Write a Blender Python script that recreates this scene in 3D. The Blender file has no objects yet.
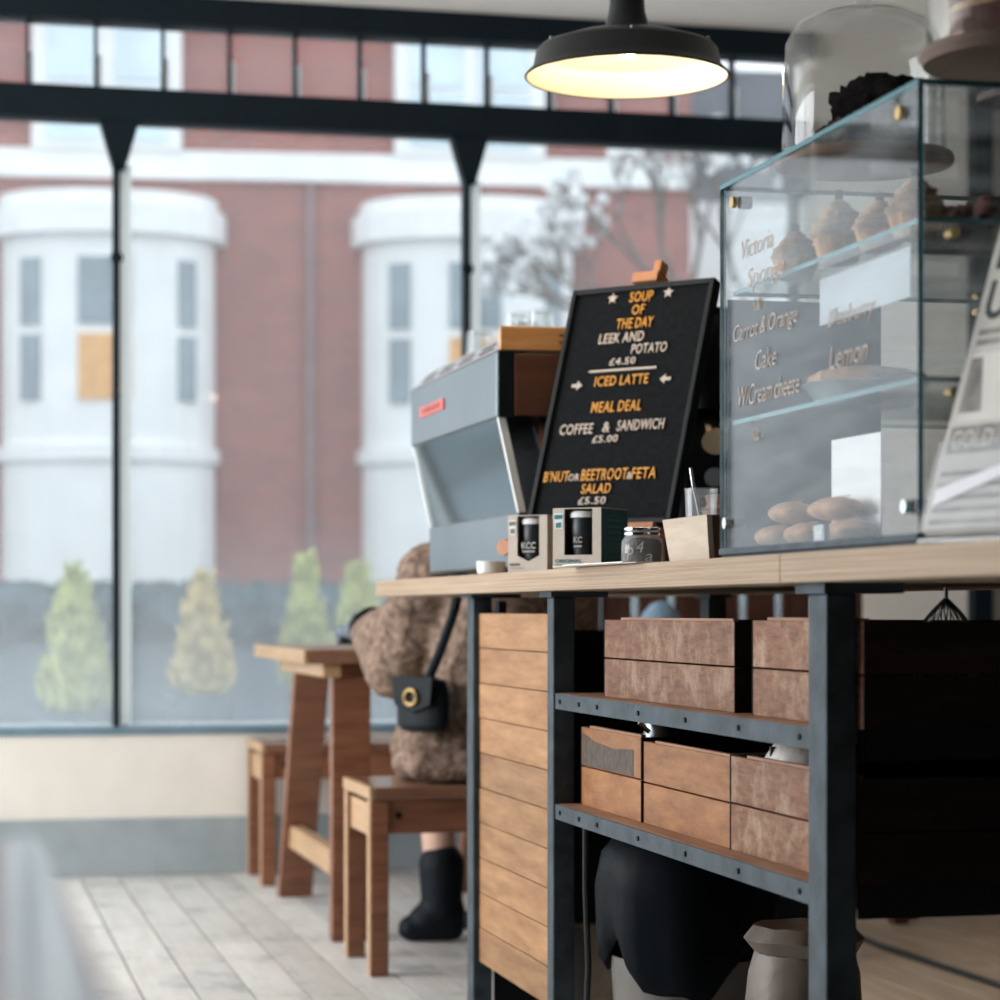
import bpy, bmesh, math, random
from mathutils import Vector, Matrix, Euler, noise
random.seed(7)
SC = bpy.context.scene
COL = SC.collection
R = math.radians
PI = math.pi

# ------------------------------------------------------------------ camera
cam = bpy.data.cameras.new('camera'); cam_o = bpy.data.objects.new('camera', cam); COL.objects.link(cam_o)
YAW = math.atan(560 / 2400)                       # the room's long axis lies 13 degrees left of the lens axis
cam_o.location = (0, 0, 0.90); cam_o.rotation_euler = (R(90), 0, -YAW)
cam.sensor_width = 36; cam.sensor_height = 36; cam.sensor_fit = 'HORIZONTAL'; cam.lens = 86.4
cam.shift_y = 0.111
cam.clip_start = 0.02; cam.clip_end = 300
cam.dof.use_dof = True; cam.dof.focus_distance = 3.75; cam.dof.aperture_fstop = 4.2
SC.camera = cam_o

# ------------------------------------------------------------------ world, lights, exposure
w = bpy.data.worlds.new('overcast_sky'); SC.world = w; w.use_nodes = True
bg = w.node_tree.nodes['Background']; bg.inputs[0].default_value = (0.88, 0.945, 1.0, 1); bg.inputs[1].default_value = 1.5
def area(name, loc, rot, sx, sy, power, col):
    l = bpy.data.lights.new(name, 'AREA'); l.shape = 'RECTANGLE'; l.size = sx; l.size_y = sy; l.energy = power; l.color = col
    o = bpy.data.objects.new(name, l); COL.objects.link(o); o.location = loc; o.rotation_euler = rot; return o
# daylight entering by the side window (left wall)
area('side_window_daylight', (-3.75, 5.6, 1.70), (0, R(-101), 0), 2.2, 4.2, 215, (0.97, 0.975, 1.0))
SC.view_settings.view_transform = 'Standard'; SC.view_settings.look = 'None'
SC.view_settings.exposure = 0.45; SC.view_settings.gamma = 1.0; SC.view_settings.use_curve_mapping = False

# ------------------------------------------------------------------ materials
M = {}
def nodes(name):
    m = bpy.data.materials.new(name); m.use_nodes = True; nt = m.node_tree
    M[name] = m
    return m, nt, nt.nodes['Principled BSDF']
def N(nt, t, **kw):
    n = nt.nodes.new(t)
    for k, v in kw.items(): setattr(n, k, v)
    return n
def c4(c): return (c[0], c[1], c[2], 1)
def plain(name, col, rough=.6, metal=0, spec=.5, var=.12, scale=8, bump=0, bscale=60, emit=None, coat=0):
    """colour with a soft procedural mottling and optional fine relief"""
    m, nt, b = nodes(name)
    b.inputs['Roughness'].default_value = rough; b.inputs['Metallic'].default_value = metal
    b.inputs['Specular IOR Level'].default_value = spec; b.inputs['Coat Weight'].default_value = coat
    tc = N(nt, 'ShaderNodeTexCoord')
    nz = N(nt, 'ShaderNodeTexNoise'); nz.inputs['Scale'].default_value = scale; nz.inputs['Detail'].default_value = 5
    nt.links.new(tc.outputs['Object'], nz.inputs['Vector'])
    mx = N(nt, 'ShaderNodeMix', data_type='RGBA')
    mx.inputs[6].default_value = c4([x * (1 - var) for x in col]); mx.inputs[7].default_value = c4([min(1, x * (1 + var)) for x in col])
    mr = N(nt, 'ShaderNodeMapRange'); mr.inputs[1].default_value = .34; mr.inputs[2].default_value = .66
    nt.links.new(nz.outputs['Fac'], mr.inputs[0]); nt.links.new(mr.outputs[0], mx.inputs[0]); nt.links.new(mx.outputs[2], b.inputs['Base Color'])
    if bump:
        n2 = N(nt, 'ShaderNodeTexNoise'); n2.inputs['Scale'].default_value = bscale; n2.inputs['Detail'].default_value = 6
        nt.links.new(tc.outputs['Object'], n2.inputs['Vector'])
        bp = N(nt, 'ShaderNodeBump'); bp.inputs['Strength'].default_value = bump; bp.inputs['Distance'].default_value = .01
        nt.links.new(n2.outputs['Fac'], bp.inputs['Height']); nt.links.new(bp.outputs[0], b.inputs['Normal'])
    if emit:
        b.inputs['Emission Color'].default_value = c4(emit[0]); b.inputs['Emission Strength'].default_value = emit[1]
    return m
def wood(name, a, bcol, dark=None, stretch=(1, 12, 12), scale=6, rough=.55, wear=.0, wearcol=(.6, .58, .55), rnd=.18, spec=.35, wscale=5):
    """grain stretched along one axis, a per-piece tone and scattered wear"""
    m, nt, b = nodes(name)
    tc = N(nt, 'ShaderNodeTexCoord'); mp = N(nt, 'ShaderNodeMapping'); mp.inputs['Scale'].default_value = stretch
    oi = N(nt, 'ShaderNodeObjectInfo')
    ad = N(nt, 'ShaderNodeVectorMath', operation='ADD')
    ml = N(nt, 'ShaderNodeMath', operation='MULTIPLY'); ml.inputs[1].default_value = 37.0
    nt.links.new(oi.outputs['Random'], ml.inputs[0]); nt.links.new(tc.outputs['Object'], ad.inputs[0]); nt.links.new(ml.outputs[0], ad.inputs[1])
    nt.links.new(ad.outputs[0], mp.inputs['Vector'])
    nz = N(nt, 'ShaderNodeTexNoise'); nz.inputs['Scale'].default_value = scale; nz.inputs['Detail'].default_value = 8; nz.inputs['Roughness'].default_value = .65
    nt.links.new(mp.outputs[0], nz.inputs['Vector'])
    cr = N(nt, 'ShaderNodeValToRGB'); cr.color_ramp.elements[0].position = .3; cr.color_ramp.elements[1].position = .7
    cr.color_ramp.elements[0].color = c4(a); cr.color_ramp.elements[1].color = c4(bcol)
    nt.links.new(nz.outputs['Fac'], cr.inputs[0])
    out = cr.outputs[0]
    if wear:
        nw = N(nt, 'ShaderNodeTexNoise'); nw.inputs['Scale'].default_value = wscale; nw.inputs['Detail'].default_value = 9; nw.inputs['Roughness'].default_value = .75
        nt.links.new(ad.outputs[0], nw.inputs['Vector'])
        rw = N(nt, 'ShaderNodeValToRGB'); rw.color_ramp.elements[0].position = 1 - wear - .08; rw.color_ramp.elements[1].position = 1 - wear + .06
        nt.links.new(nw.outputs['Fac'], rw.inputs[0])
        mw = N(nt, 'ShaderNodeMix', data_type='RGBA'); mw.inputs[7].default_value = c4(wearcol)
        nt.links.new(rw.outputs[0], mw.inputs[0]); nt.links.new(out, mw.inputs[6]); out = mw.outputs[2]
    hs = N(nt, 'ShaderNodeHueSaturation')
    mr = N(nt, 'ShaderNodeMapRange'); mr.inputs[3].default_value = 1 - rnd; mr.inputs[4].default_value = 1 + rnd
    nt.links.new(oi.outputs['Random'], mr.inputs[0]); nt.links.new(mr.outputs[0], hs.inputs['Value'])
    nt.links.new(out, hs.inputs['Color']); nt.links.new(hs.outputs[0], b.inputs['Base Color'])
    b.inputs['Roughness'].default_value = rough; b.inputs['Specular IOR Level'].default_value = spec
    bp = N(nt, 'ShaderNodeBump'); bp.inputs['Strength'].default_value = .25; bp.inputs['Distance'].default_value = .004
    nt.links.new(nz.outputs['Fac'], bp.inputs['Height']); nt.links.new(bp.outputs[0], b.inputs['Normal'])
    return m
def glass(name, tint=(1, 1, 1), haze=.0, hazecol=(.9, .95, 1), fog=None, ior=1.45, rough=.02, glare_streak=None, tl_mix=.5):
    """clear pane: mostly see-through with a Fresnel reflection, plus haze, condensation or painted reflection streaks"""
    m, nt, b = nodes(name); nt.nodes.remove(b)
    out = nt.nodes['Material Output']
    tr = N(nt, 'ShaderNodeBsdfTransparent'); tr.inputs[0].default_value = c4(tint)
    gl = N(nt, 'ShaderNodeBsdfGlossy'); gl.inputs['Roughness'].default_value = rough
    fr = N(nt, 'ShaderNodeFresnel'); fr.inputs[0].default_value = ior
    ge = N(nt, 'ShaderNodeNewGeometry'); iv = N(nt, 'ShaderNodeMath', operation='SUBTRACT'); iv.inputs[0].default_value = 1.0; nt.links.new(ge.outputs['Backfacing'], iv.inputs[1])
    fm = N(nt, 'ShaderNodeMath', operation='MULTIPLY'); nt.links.new(fr.outputs[0], fm.inputs[0]); nt.links.new(iv.outputs[0], fm.inputs[1])
    m1 = N(nt, 'ShaderNodeMixShader'); nt.links.new(fm.outputs[0], m1.inputs[0]); nt.links.new(tr.outputs[0], m1.inputs[1]); nt.links.new(gl.outputs[0], m1.inputs[2])
    last = m1
    if haze or fog:
        df = N(nt, 'ShaderNodeBsdfDiffuse'); df.inputs[0].default_value = c4(hazecol)
        tl = N(nt, 'ShaderNodeBsdfTranslucent'); tl.inputs[0].default_value = c4(hazecol)
        md = N(nt, 'ShaderNodeMixShader'); md.inputs[0].default_value = tl_mix
        nt.links.new(df.outputs[0], md.inputs[1]); nt.links.new(tl.outputs[0], md.inputs[2])
        m2 = N(nt, 'ShaderNodeMixShader'); m2.inputs[0].default_value = haze
        nt.links.new(m1.outputs[0], m2.inputs[1]); nt.links.new(md.outputs[0], m2.inputs[2]); last = m2
        if fog:                                        # condensation: rises from the bottom of the pane, patchy
            tc = N(nt, 'ShaderNodeTexCoord'); sp = N(nt, 'ShaderNodeSeparateXYZ'); nt.links.new(tc.outputs['Object'], sp.inputs[0])
            mr = N(nt, 'ShaderNodeMapRange'); mr.inputs[1].default_value = fog[0]; mr.inputs[2].default_value = fog[1]; mr.inputs[3].default_value = 1; mr.inputs[4].default_value = 0
            nz = N(nt, 'ShaderNodeTexNoise'); nz.inputs['Scale'].default_value = 1.6; nz.inputs['Detail'].default_value = 4
            nt.links.new(tc.outputs['Object'], nz.inputs['Vector']); nt.links.new(sp.outputs[2], mr.inputs[0])
            mu = N(nt, 'ShaderNodeMath', operation='MULTIPLY'); nt.links.new(mr.outputs[0], mu.inputs[0]); nt.links.new(nz.outputs['Fac'], mu.inputs[1])
            ma = N(nt, 'ShaderNodeMath', operation='MULTIPLY_ADD'); ma.inputs[1].default_value = fog[2]; ma.inputs[2].default_value = haze
            nt.links.new(mu.outputs[0], ma.inputs[0]); nt.links.new(ma.outputs[0], m2.inputs[0])
        if glare_streak:                                      # pale diffuse streaks standing in for blurred reflections
            tc = N(nt, 'ShaderNodeTexCoord'); mp = N(nt, 'ShaderNodeMapping'); mp.inputs['Rotation'].default_value = (R(35), 0, 0); mp.inputs['Scale'].default_value = (1, 2.2, 14)
            nz = N(nt, 'ShaderNodeTexNoise'); nz.inputs['Scale'].default_value = 1.7; nz.inputs['Detail'].default_value = 6; nz.inputs['Distortion'].default_value = .6
            nt.links.new(tc.outputs['Object'], mp.inputs[0]); nt.links.new(mp.outputs[0], nz.inputs[0])
            mr = N(nt, 'ShaderNodeMapRange'); mr.inputs[1].default_value = .42; mr.inputs[2].default_value = .75; mr.inputs[3].default_value = haze; mr.inputs[4].default_value = glare_streak
            nt.links.new(nz.outputs['Fac'], mr.inputs[0]); nt.links.new(mr.outputs[0], m2.inputs[0])
    nt.links.new(last.outputs[0], out.inputs[0])
    return m

wood('floor_paint', (.60, .58, .54), (.74, .73, .70), stretch=(12, 1, 12), scale=3.0, rough=.42, wear=.40, wearcol=(.34, .36, .37), rnd=.10, spec=.5)
wood('floor_bare', (.40, .28, .18), (.60, .46, .33), stretch=(12, 1, 12), scale=3.0, rough=.5, wear=.32, wearcol=(.30, .25, .2), rnd=.12)
wood('floor_dark', (.03, .025, .02), (.06, .05, .04), stretch=(12, 1, 12), scale=3.0)  # dark boards for the unseen rear floor, to cut bounced light
plain('cream_wall', (.80, .76, .69), .75, var=.03)
plain('cream_ceiling', (.93, .90, .85), .8, var=.03)
plain('charcoal_wall', (.02, .022, .024), .9, spec=.1)  # dark finish chosen so the unseen rear room returns little light
plain('grey_skirting', (.33, .38, .40), .55, var=.08)
plain('frame_black', (.006, .012, .017), .6, var=.1, spec=.15)
plain('frame_white', (.88, .88, .84), .4, var=.02)
glass('lit_strip', (1, 1, 1), haze=1.0, hazecol=(.95, .96, .92), tl_mix=.93)  # translucent so it glows like the bright daylight beside the bars
glass('strip_clear', (1, 1, 1), ior=1.02)
plain('sill_blue', (.16, .25, .31), .4)
plain('raw_steel', (.046, .062, .074), .5, metal=.2, spec=.2, var=.3, scale=18, bump=.08, bscale=90)
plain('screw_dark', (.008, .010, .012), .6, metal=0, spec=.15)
wood('ply_top', (.25, .175, .115), (.45, .35, .25), stretch=(5, .6, 60), scale=2.0, rough=.6, rnd=.05)
wood('shelf_board', (.20, .095, .05), (.34, .185, .11), stretch=(8, 1, 8), scale=4, rnd=.08)
wood('panel_plank', (.21, .095, .034), (.40, .22, .098), stretch=(8, 1, 8), scale=5, rnd=.16)
wood('crate_worn', (.085, .026, .008), (.235, .10, .042), stretch=(6, 1.6, 9), scale=14, wear=.43, wearcol=(.29, .185, .115), rnd=.14, wscale=14)
wood('crate_tan', (.17, .06, .016), (.36, .165, .058), stretch=(6, 1.2, 6), scale=8, wear=.40, wearcol=(.26, .10, .032), rnd=.12, wscale=9)
plain('crate_stamp', (.075, .055, .045), .8, var=.3, scale=60)
plain('stain_blue', (.20, .27, .31), .8, var=.3, scale=60)
wood('table_wood', (.15, .055, .028), (.28, .12, .065), stretch=(1, 8, 8), scale=5, rough=.38, rnd=.08, spec=.5)
wood('table_edge', (.36, .215, .11), (.50, .33, .19), stretch=(8, 1, 8), scale=5, rough=.4, rnd=.08)
wood('settle_wood', (.06, .024, .016), (.12, .05, .034), stretch=(8, 8, 1), scale=5, rnd=.1)
plain('white_table', (.86, .89, .91), .12, spec=.9, var=.02)
plain('lamp_black', (.007, .009, .010), .4, spec=.25, var=.05)
plain('lamp_cream', (.93, .86, .70), .5, var=.02)
plain('bulb', (1, .9, .7), .5, emit=((1, .80, .52), 2.5))
plain('brass', (.55, .38, .16), .3, metal=1)
plain('machine_steel', (.175, .21, .23), .3, metal=.85, var=.08, scale=3)
plain('machine_splash', (.50, .58, .61), .06, metal=.95, var=.04, scale=3)
plain('machine_top', (.62, .66, .68), .3, metal=.6, var=.03)
plain('machine_black', (.006, .009, .011), .45, var=.1, spec=.2)
plain('chrome', (.80, .82, .82), .12, metal=1, var=.02)
wood('copper_wood', (.52, .24, .08), (.74, .40, .17), stretch=(1, 8, 8), scale=4, rough=.3, rnd=.03, spec=.6)
wood('walnut', (.085, .035, .02), (.14, .06, .035), stretch=(1, 8, 8), scale=4, rough=.35, rnd=.03, spec=.5)
plain('badge_red', (.62, .10, .08), .4)
plain('felt_black', (.014, .016, .018), .95, var=.2, scale=90, spec=.1)
plain('board_frame', (.008, .011, .013), .5, spec=.25)
plain('letter_orange', (.66, .30, .035), .5, var=.03)
plain('pen_white', (.42, .37, .33), .7)
plain('letter_white', (.54, .46, .39), .5, var=.03)
wood('easel_wood', (.42, .17, .08), (.58, .28, .15), stretch=(8, 8, 1), scale=5, rnd=.03)
plain('card_kraft', (.60, .53, .45), .7, var=.06, scale=20)
plain('card_teal', (.02, .095, .115), .6)
plain('card_brown', (.085, .05, .035), .7)
plain('card_black', (.008, .014, .018), .45)
plain('print_grey', (.22, .19, .16), .8)
plain('print_teal', (.035, .19, .22), .7)
plain('print_pale', (.42, .42, .40), .7)
plain('paper_white', (.82, .83, .84), .7, var=.02)
plain('card_dull', (.42, .47, .51), .7, var=.04)
plain('ceramic', (.82, .81, .74), .25, var=.02)
plain('coffee_beans', (.05, .028, .018), .5, var=.4, scale=80, bump=.6, bscale=60)
wood('pot_wood', (.42, .33, .24), (.58, .49, .38), stretch=(8, 1, 8), scale=5, rnd=.03)
wood('stand_wood', (.10, .065, .05), (.19, .13, .10), stretch=(4, 1, 4), scale=8)
wood('crate_end_shaded', (.012, .009, .008), (.03, .02, .016), stretch=(1, 6, 6), rough=.9, spec=.1)  # near-black copy of the crate wood: overhang shade put into the colour
plain('chrome_glint', (.82, .84, .82), .4, var=.02)  # matt white paints the bright reflection of the chrome strip
wood('table_top', (.16, .075, .045), (.28, .14, .085), stretch=(1, 8, 8), scale=5, rough=.22, rnd=.08, spec=1.0)
plain('pot_brown', (.20, .085, .045), .3, var=.1, coat=.4)
glass('clear_glass', (.97, .985, .985), haze=.10)
glass('dome_glass', (.96, .97, .97), haze=.01, ior=1.55)
glass('case_glass', (.985, .995, .995), haze=.006, hazecol=(.72, .80, .84), ior=1.5, glare_streak=.15)  # streaks imitate reflections across the panes
glass('shelf_glass', (.93, .975, .975), haze=.015, hazecol=(.6, .75, .78))
glass('plastic_sleeve', (.95, .96, .98), haze=.10, ior=1.5, rough=.08)
glass('window_glass', (.97, .98, .99), haze=.09, hazecol=(.80, .88, .93), ior=1.3)
glass('window_fogged', (.95, .97, .98), haze=.085, hazecol=(.84, .90, .94), fog=(.45, 1.25, .40), ior=1.3)
plain('glass_edge', (.04, .16, .185), .25, var=.1)
plain('slate_panel', (.035, .05, .07), .6, var=.2, scale=4)
plain('sponge', (.42, .22, .10), .9, var=.3, scale=50, bump=.6, bscale=50)
plain('frosting', (.34, .21, .12), .8, var=.3, scale=40, bump=.5, bscale=60)
plain('dark_chocolate', (.006, .004, .004), 1, spec=0, var=.5, scale=90, bump=1.0, bscale=90)
plain('choc_crumb', (.03, .016, .01), 1, spec=0, var=.5, scale=90, bump=1.0, bscale=90)
plain('red_velvet', (.09, .025, .018), .8, var=.3, bump=.5)
plain('crust', (.38, .20, .10), .7, var=.25, scale=30, bump=.5, bscale=40)
plain('tin', (.30, .33, .35), .35, metal=.8)
plain('newsprint', (.58, .56, .51), .85, var=.08, scale=30)
plain('news_ink', (.06, .065, .065), .9, var=.2)
plain('news_grey', (.27, .26, .245), .9, var=.35, scale=25)
plain('news_pale', (.68, .66, .62), .9, var=.1, scale=10)
plain('bin_liner', (.002, .004, .006), .5, spec=.07, bump=.35, bscale=9)
plain('bin_grey', (.11, .10, .09), .5)
plain('sack', (.11, .085, .065), .5, var=.25, scale=9, bump=.5, bscale=12)
plain('foil', (.80, .78, .73), .35, metal=.1, var=.1, bump=.5, bscale=25)
plain('cable', (.008, .009, .010), .5)
plain('mesh_wire', (.10, .11, .11), .4, metal=.6)
plain('coat_wool', (.22, .155, .118), .95, var=.45, scale=48, bump=1.0, bscale=45, spec=.1)
plain('skin', (.60, .38, .29), .6, var=.05)
plain('hair', (.02, .014, .012), .5, bump=.3)
plain('boot', (.006, .009, .013), .6, spec=.15, bump=.2)
plain('bag_leather', (.004, .008, .011), .5, spec=.15, bump=.15)
plain('glove', (.13, .16, .19), .8, var=.4, scale=60)
plain('lip', (.42, .16, .14), .5)
plain('eye_white', (.8, .8, .78), .3)
plain('cushion_blue', (.20, .30, .40), .8)
plain('asphalt', (.13, .15, .165), .85, var=.1, scale=2)
plain('bounce_pavement', (.50, .49, .46), .85)
plain('hedge_dark', (.055, .085, .10), .9, var=.5, scale=6)
plain('conifer_lime', (.45, .47, .20), .9, var=.35, scale=14)
plain('conifer_gold', (.56, .46, .24), .9, var=.4, scale=14)
plain('bark', (.16, .13, .11), .9, var=.3)
plain('blossom', (.74, .74, .74), .9, var=.15)
plain('planter_grey', (.12, .155, .18), .7)
plain('stone_white', (.80, .80, .79), .7, var=.04, scale=3)
plain('far_glass', (.20, .25, .28), .12, spec=.8, var=.2, scale=2)
plain('far_glass_pale', (.58, .70, .76), .15, spec=.8, var=.1, scale=2)
plain('sash_orange', (.70, .38, .15), .8)
plain('pipe_mauve', (.26, .17, .17), .7)
plain('roof_slate', (.16, .17, .19), .7)
# brick facade
m, nt, b = nodes('brick')
tc = N(nt, 'ShaderNodeTexCoord'); mp = N(nt, 'ShaderNodeMapping'); mp.inputs['Rotation'].default_value = (R(90), 0, 0)
bk = N(nt, 'ShaderNodeTexBrick'); bk.inputs['Color1'].default_value = (.50, .15, .11, 1); bk.inputs['Color2'].default_value = (.38, .12, .095, 1)
bk.inputs['Mortar'].default_value = (.34, .27, .26, 1); bk.inputs['Scale'].default_value = 1; bk.inputs['Mortar Size'].default_value = .009
bk.inputs['Brick Width'].default_value = .225; bk.inputs['Row Height'].default_value = .075
nt.links.new(tc.outputs['Object'], mp.inputs[0]); nt.links.new(mp.outputs[0], bk.inputs[0])
nz = N(nt, 'ShaderNodeTexNoise'); nz.inputs['Scale'].default_value = .9; nz.inputs['Detail'].default_value = 5; nt.links.new(tc.outputs['Object'], nz.inputs[0])
mx = N(nt, 'ShaderNodeMix', data_type='RGBA', blend_type='MULTIPLY'); mx.inputs[0].default_value = .5
nt.links.new(bk.outputs[0], mx.inputs[6]); nt.links.new(nz.outputs['Fac'], mx.inputs[7]); nt.links.new(mx.outputs[2], b.inputs['Base Color']); b.inputs['Roughness'].default_value = .85

# ------------------------------------------------------------------ mesh helpers
class MB:
    def __init__(s): s.v = []; s.f = []; s.mi = []
    def add(s, vs, fs, mi=0):
        o = len(s.v); s.v += [tuple(p) for p in vs]; s.f += [tuple(o + i for i in f) for f in fs]; s.mi += [mi] * len(fs); return s
    def box(s, x0, x1, y0, y1, z0, z1, mi=0, edge=None):
        vs = [(x0,y0,z0),(x1,y0,z0),(x1,y1,z0),(x0,y1,z0),(x0,y0,z1),(x1,y0,z1),(x1,y1,z1),(x0,y1,z1)]
        fs = [(0,3,2,1),(4,5,6,7),(0,1,5,4),(1,2,6,5),(2,3,7,6),(3,0,4,7)]
        o = len(s.v); s.v += vs; s.f += [tuple(o + i for i in f) for f in fs]
        if edge is None: s.mi += [mi] * 6
        else:                                          # thin faces take the second material
            d = [x1 - x0, y1 - y0, z1 - z0]; k = d.index(min(d)); ax = [2, 2, 1, 0, 1, 0]
            s.mi += [mi if a == k else edge for a in ax]
        return s
    def hexa(s, bot, top, mi=0):
        return s.add(list(bot) + list(top), [(0,3,2,1),(4,5,6,7),(0,1,5,4),(1,2,6,5),(2,3,7,6),(3,0,4,7)], mi)
    def cyl(s, p0, p1, r0, r1=None, n=16, caps=True, mi=0):
        r1 = r0 if r1 is None else r1; p0 = Vector(p0); p1 = Vector(p1); q = (p1 - p0).to_track_quat('Z', 'Y')
        vs = []
        for p, r in ((p0, r0), (p1, r1)):
            for i in range(n): vs.append(p + q @ Vector((r * math.cos(2*PI*i/n), r * math.sin(2*PI*i/n), 0)))
        fs = [(i, (i+1) % n, n + (i+1) % n, n + i) for i in range(n)]
        if caps: fs += [tuple(reversed(range(n))), tuple(range(n, 2*n))]
        return s.add(vs, fs, mi)
    def lathe(s, prof, n=32, c=(0,0,0), mi=0, jit=0, closed=True):
        vs = []; k = len(prof)
        for (r, z) in prof:
            for i in range(n):
                a = 2*PI*i/n; rr = r * (1 + jit * random.uniform(-1, 1))
                vs.append((c[0] + rr*math.cos(a), c[1] + rr*math.sin(a), c[2] + z + jit*.3*r*random.uniform(-1, 1)))
        fs = [(j*n+i, j*n+(i+1) % n, (j+1)*n+(i+1) % n, (j+1)*n+i) for j in range(k-1) for i in range(n)]
        if closed: fs += [tuple(reversed(range(n))), tuple(range((k-1)*n, k*n))]
        return s.add(vs, fs, mi)
    def prism(s, poly, y0, y1, mi=0):
        """polygon in the XZ plane, extruded along Y"""
        n = len(poly); vs = [(x, y0, z) for x, z in poly] + [(x, y1, z) for x, z in poly]
        fs = [tuple(range(n)), tuple(reversed(range(n, 2*n)))] + [(i, n+i, n+(i+1) % n, (i+1) % n) for i in range(n)]
        return s.add(vs, fs, mi)
    def tube(s, pts, r, n=8, mi=0):
        for a, b_ in zip(pts[:-1], pts[1:]): s.cyl(a, b_, r, n=n, mi=mi)
        return s
    def ball(s, c, r, n=12, sz=(1,1,1), jit=0, mi=0):
        k = n // 2 + 1; prof = []; vs = []
        for j in range(k + 1):
            t = PI * j / k - PI/2
            for i in range(n):
                a = 2*PI*i/n; q = r * (1 + jit * random.uniform(-1, 1))
                vs.append((c[0] + q*sz[0]*math.cos(t)*math.cos(a), c[1] + q*sz[1]*math.cos(t)*math.sin(a), c[2] + q*sz[2]*math.sin(t)))
        fs = [(j*n+i, j*n+(i+1) % n, (j+1)*n+(i+1) % n, (j+1)*n+i) for j in range(k) for i in range(n)]
        return s.add(vs, fs, mi)
    def mesh(s, name):
        me = bpy.data.meshes.new(name); me.from_pydata(s.v, [], s.f); 
        for p, i in zip(me.polygons, s.mi): p.material_index = i
        bm = bmesh.new(); bm.from_mesh(me); bmesh.ops.remove_doubles(bm, verts=bm.verts, dist=1e-5); bmesh.ops.recalc_face_normals(bm, faces=bm.faces); bm.to_mesh(me); bm.free()
        return me
    def front_only(s): s.mi = [1, 1, 0, 1, 1, 1]; return s
    def build(s, name, mat, parent=None, smooth=False, bevel=0, loc=(0,0,0), kind=None, label=None):
        o = bpy.data.objects.new(name, s.mesh(name)); COL.objects.link(o)
        for mm in (mat if isinstance(mat, (list, tuple)) else [mat]): o.data.materials.append(M[mm])
        if parent: o.parent = parent
        o.location = loc
        if smooth:
            for p in o.data.polygons: p.use_smooth = True
            try: o.data.set_sharp_from_angle(angle=R(40))
            except Exception: pass
        if bevel:
            bv = o.modifiers.new('bevel', 'BEVEL'); bv.width = bevel; bv.segments = 2; bv.limit_method = 'ANGLE'; bv.angle_limit = R(40)
        if kind: o['kind'] = kind
        if label: o['label'] = label
        return o
def tag(o, label=None, cat=None, group=None, kind=None):
    if label: o['label'] = label
    if cat: o['category'] = cat
    if group: o['group'] = group
    if kind: o['kind'] = kind
    return o
def thing(name, label, cat, loc=(0,0,0), rotz=0, group=None):
    o = bpy.data.objects.new(name, None); COL.objects.link(o); o.empty_display_size = .05
    o.location = loc; o.rotation_euler = (0, 0, rotz); return tag(o, label, cat, group)
def setting(name, loc=(0,0,0)):
    o = bpy.data.objects.new(name, None); COL.objects.link(o); o.location = loc; o['kind'] = 'structure'; return o
def box(name, mat, x0, x1, y0, y1, z0, z1, parent=None, bevel=0, **k):
    return MB().box(x0, x1, y0, y1, z0, z1).build(name, mat, parent, bevel=bevel, **k)
def copy_tree(o, parent=None):
    c = o.copy(); COL.objects.link(c)
    if parent: c.parent = parent
    for ch in list(o.children): copy_tree(ch, c)
    return c
TMP = bpy.data.scenes.new('tmp')
def tmp_dg():
    with bpy.context.temp_override(scene=TMP, view_layer=TMP.view_layers[0]): dg = bpy.context.evaluated_depsgraph_get()
    dg.update(); return dg
def bake(o):
    """replace an object's mesh by its evaluated one"""
    COL.objects.unlink(o); TMP.collection.objects.link(o); dg = tmp_dg(); me = bpy.data.meshes.new_from_object(o.evaluated_get(dg)); TMP.collection.objects.unlink(o); COL.objects.link(o)
    o.modifiers.clear(); old = o.data; o.data = me; bpy.data.meshes.remove(old); return o
def capsule(mb, p0, p1, r0, r1=None, n=16):
    r1 = r0 if r1 is None else r1; p0 = Vector(p0); p1 = Vector(p1); L = (p1 - p0).length
    q = (p1 - p0).to_track_quat('Z', 'Y') if L > 1e-6 else Euler((0,0,0)).to_quaternion()
    prof = [(r0*math.cos(t), r0*math.sin(t)) for t in [R(-89 + 89*i/4) for i in range(5)]] + [(r1*math.cos(t), L + r1*math.sin(t)) for t in [R(89*i/4) for i in range(5)]]
    t = MB().lathe(prof, n); mb.add([p0 + q @ Vector(v) for v in t.v], t.f); return mb
def blob(name, caps, mat, parent, voxel=.012, it=6, loc=(0,0,0)):
    """one continuous surface grown over tapering limbs"""
    mb = MB()
    for cdef in caps: capsule(mb, *cdef)
    me = bpy.data.meshes.new(name); me.from_pydata(mb.v, [], mb.f)
    o = bpy.data.objects.new(name, me); COL.objects.link(o); me.materials.append(M[mat])
    rm = o.modifiers.new('r', 'REMESH'); rm.mode = 'VOXEL'; rm.voxel_size = voxel; rm.use_smooth_shade = True
    sm = o.modifiers.new('s', 'SMOOTH'); sm.factor = .5; sm.iterations = it
    bake(o); o.parent = parent; o.location = loc
    for p in o.data.polygons: p.use_smooth = True
    return o
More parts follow.
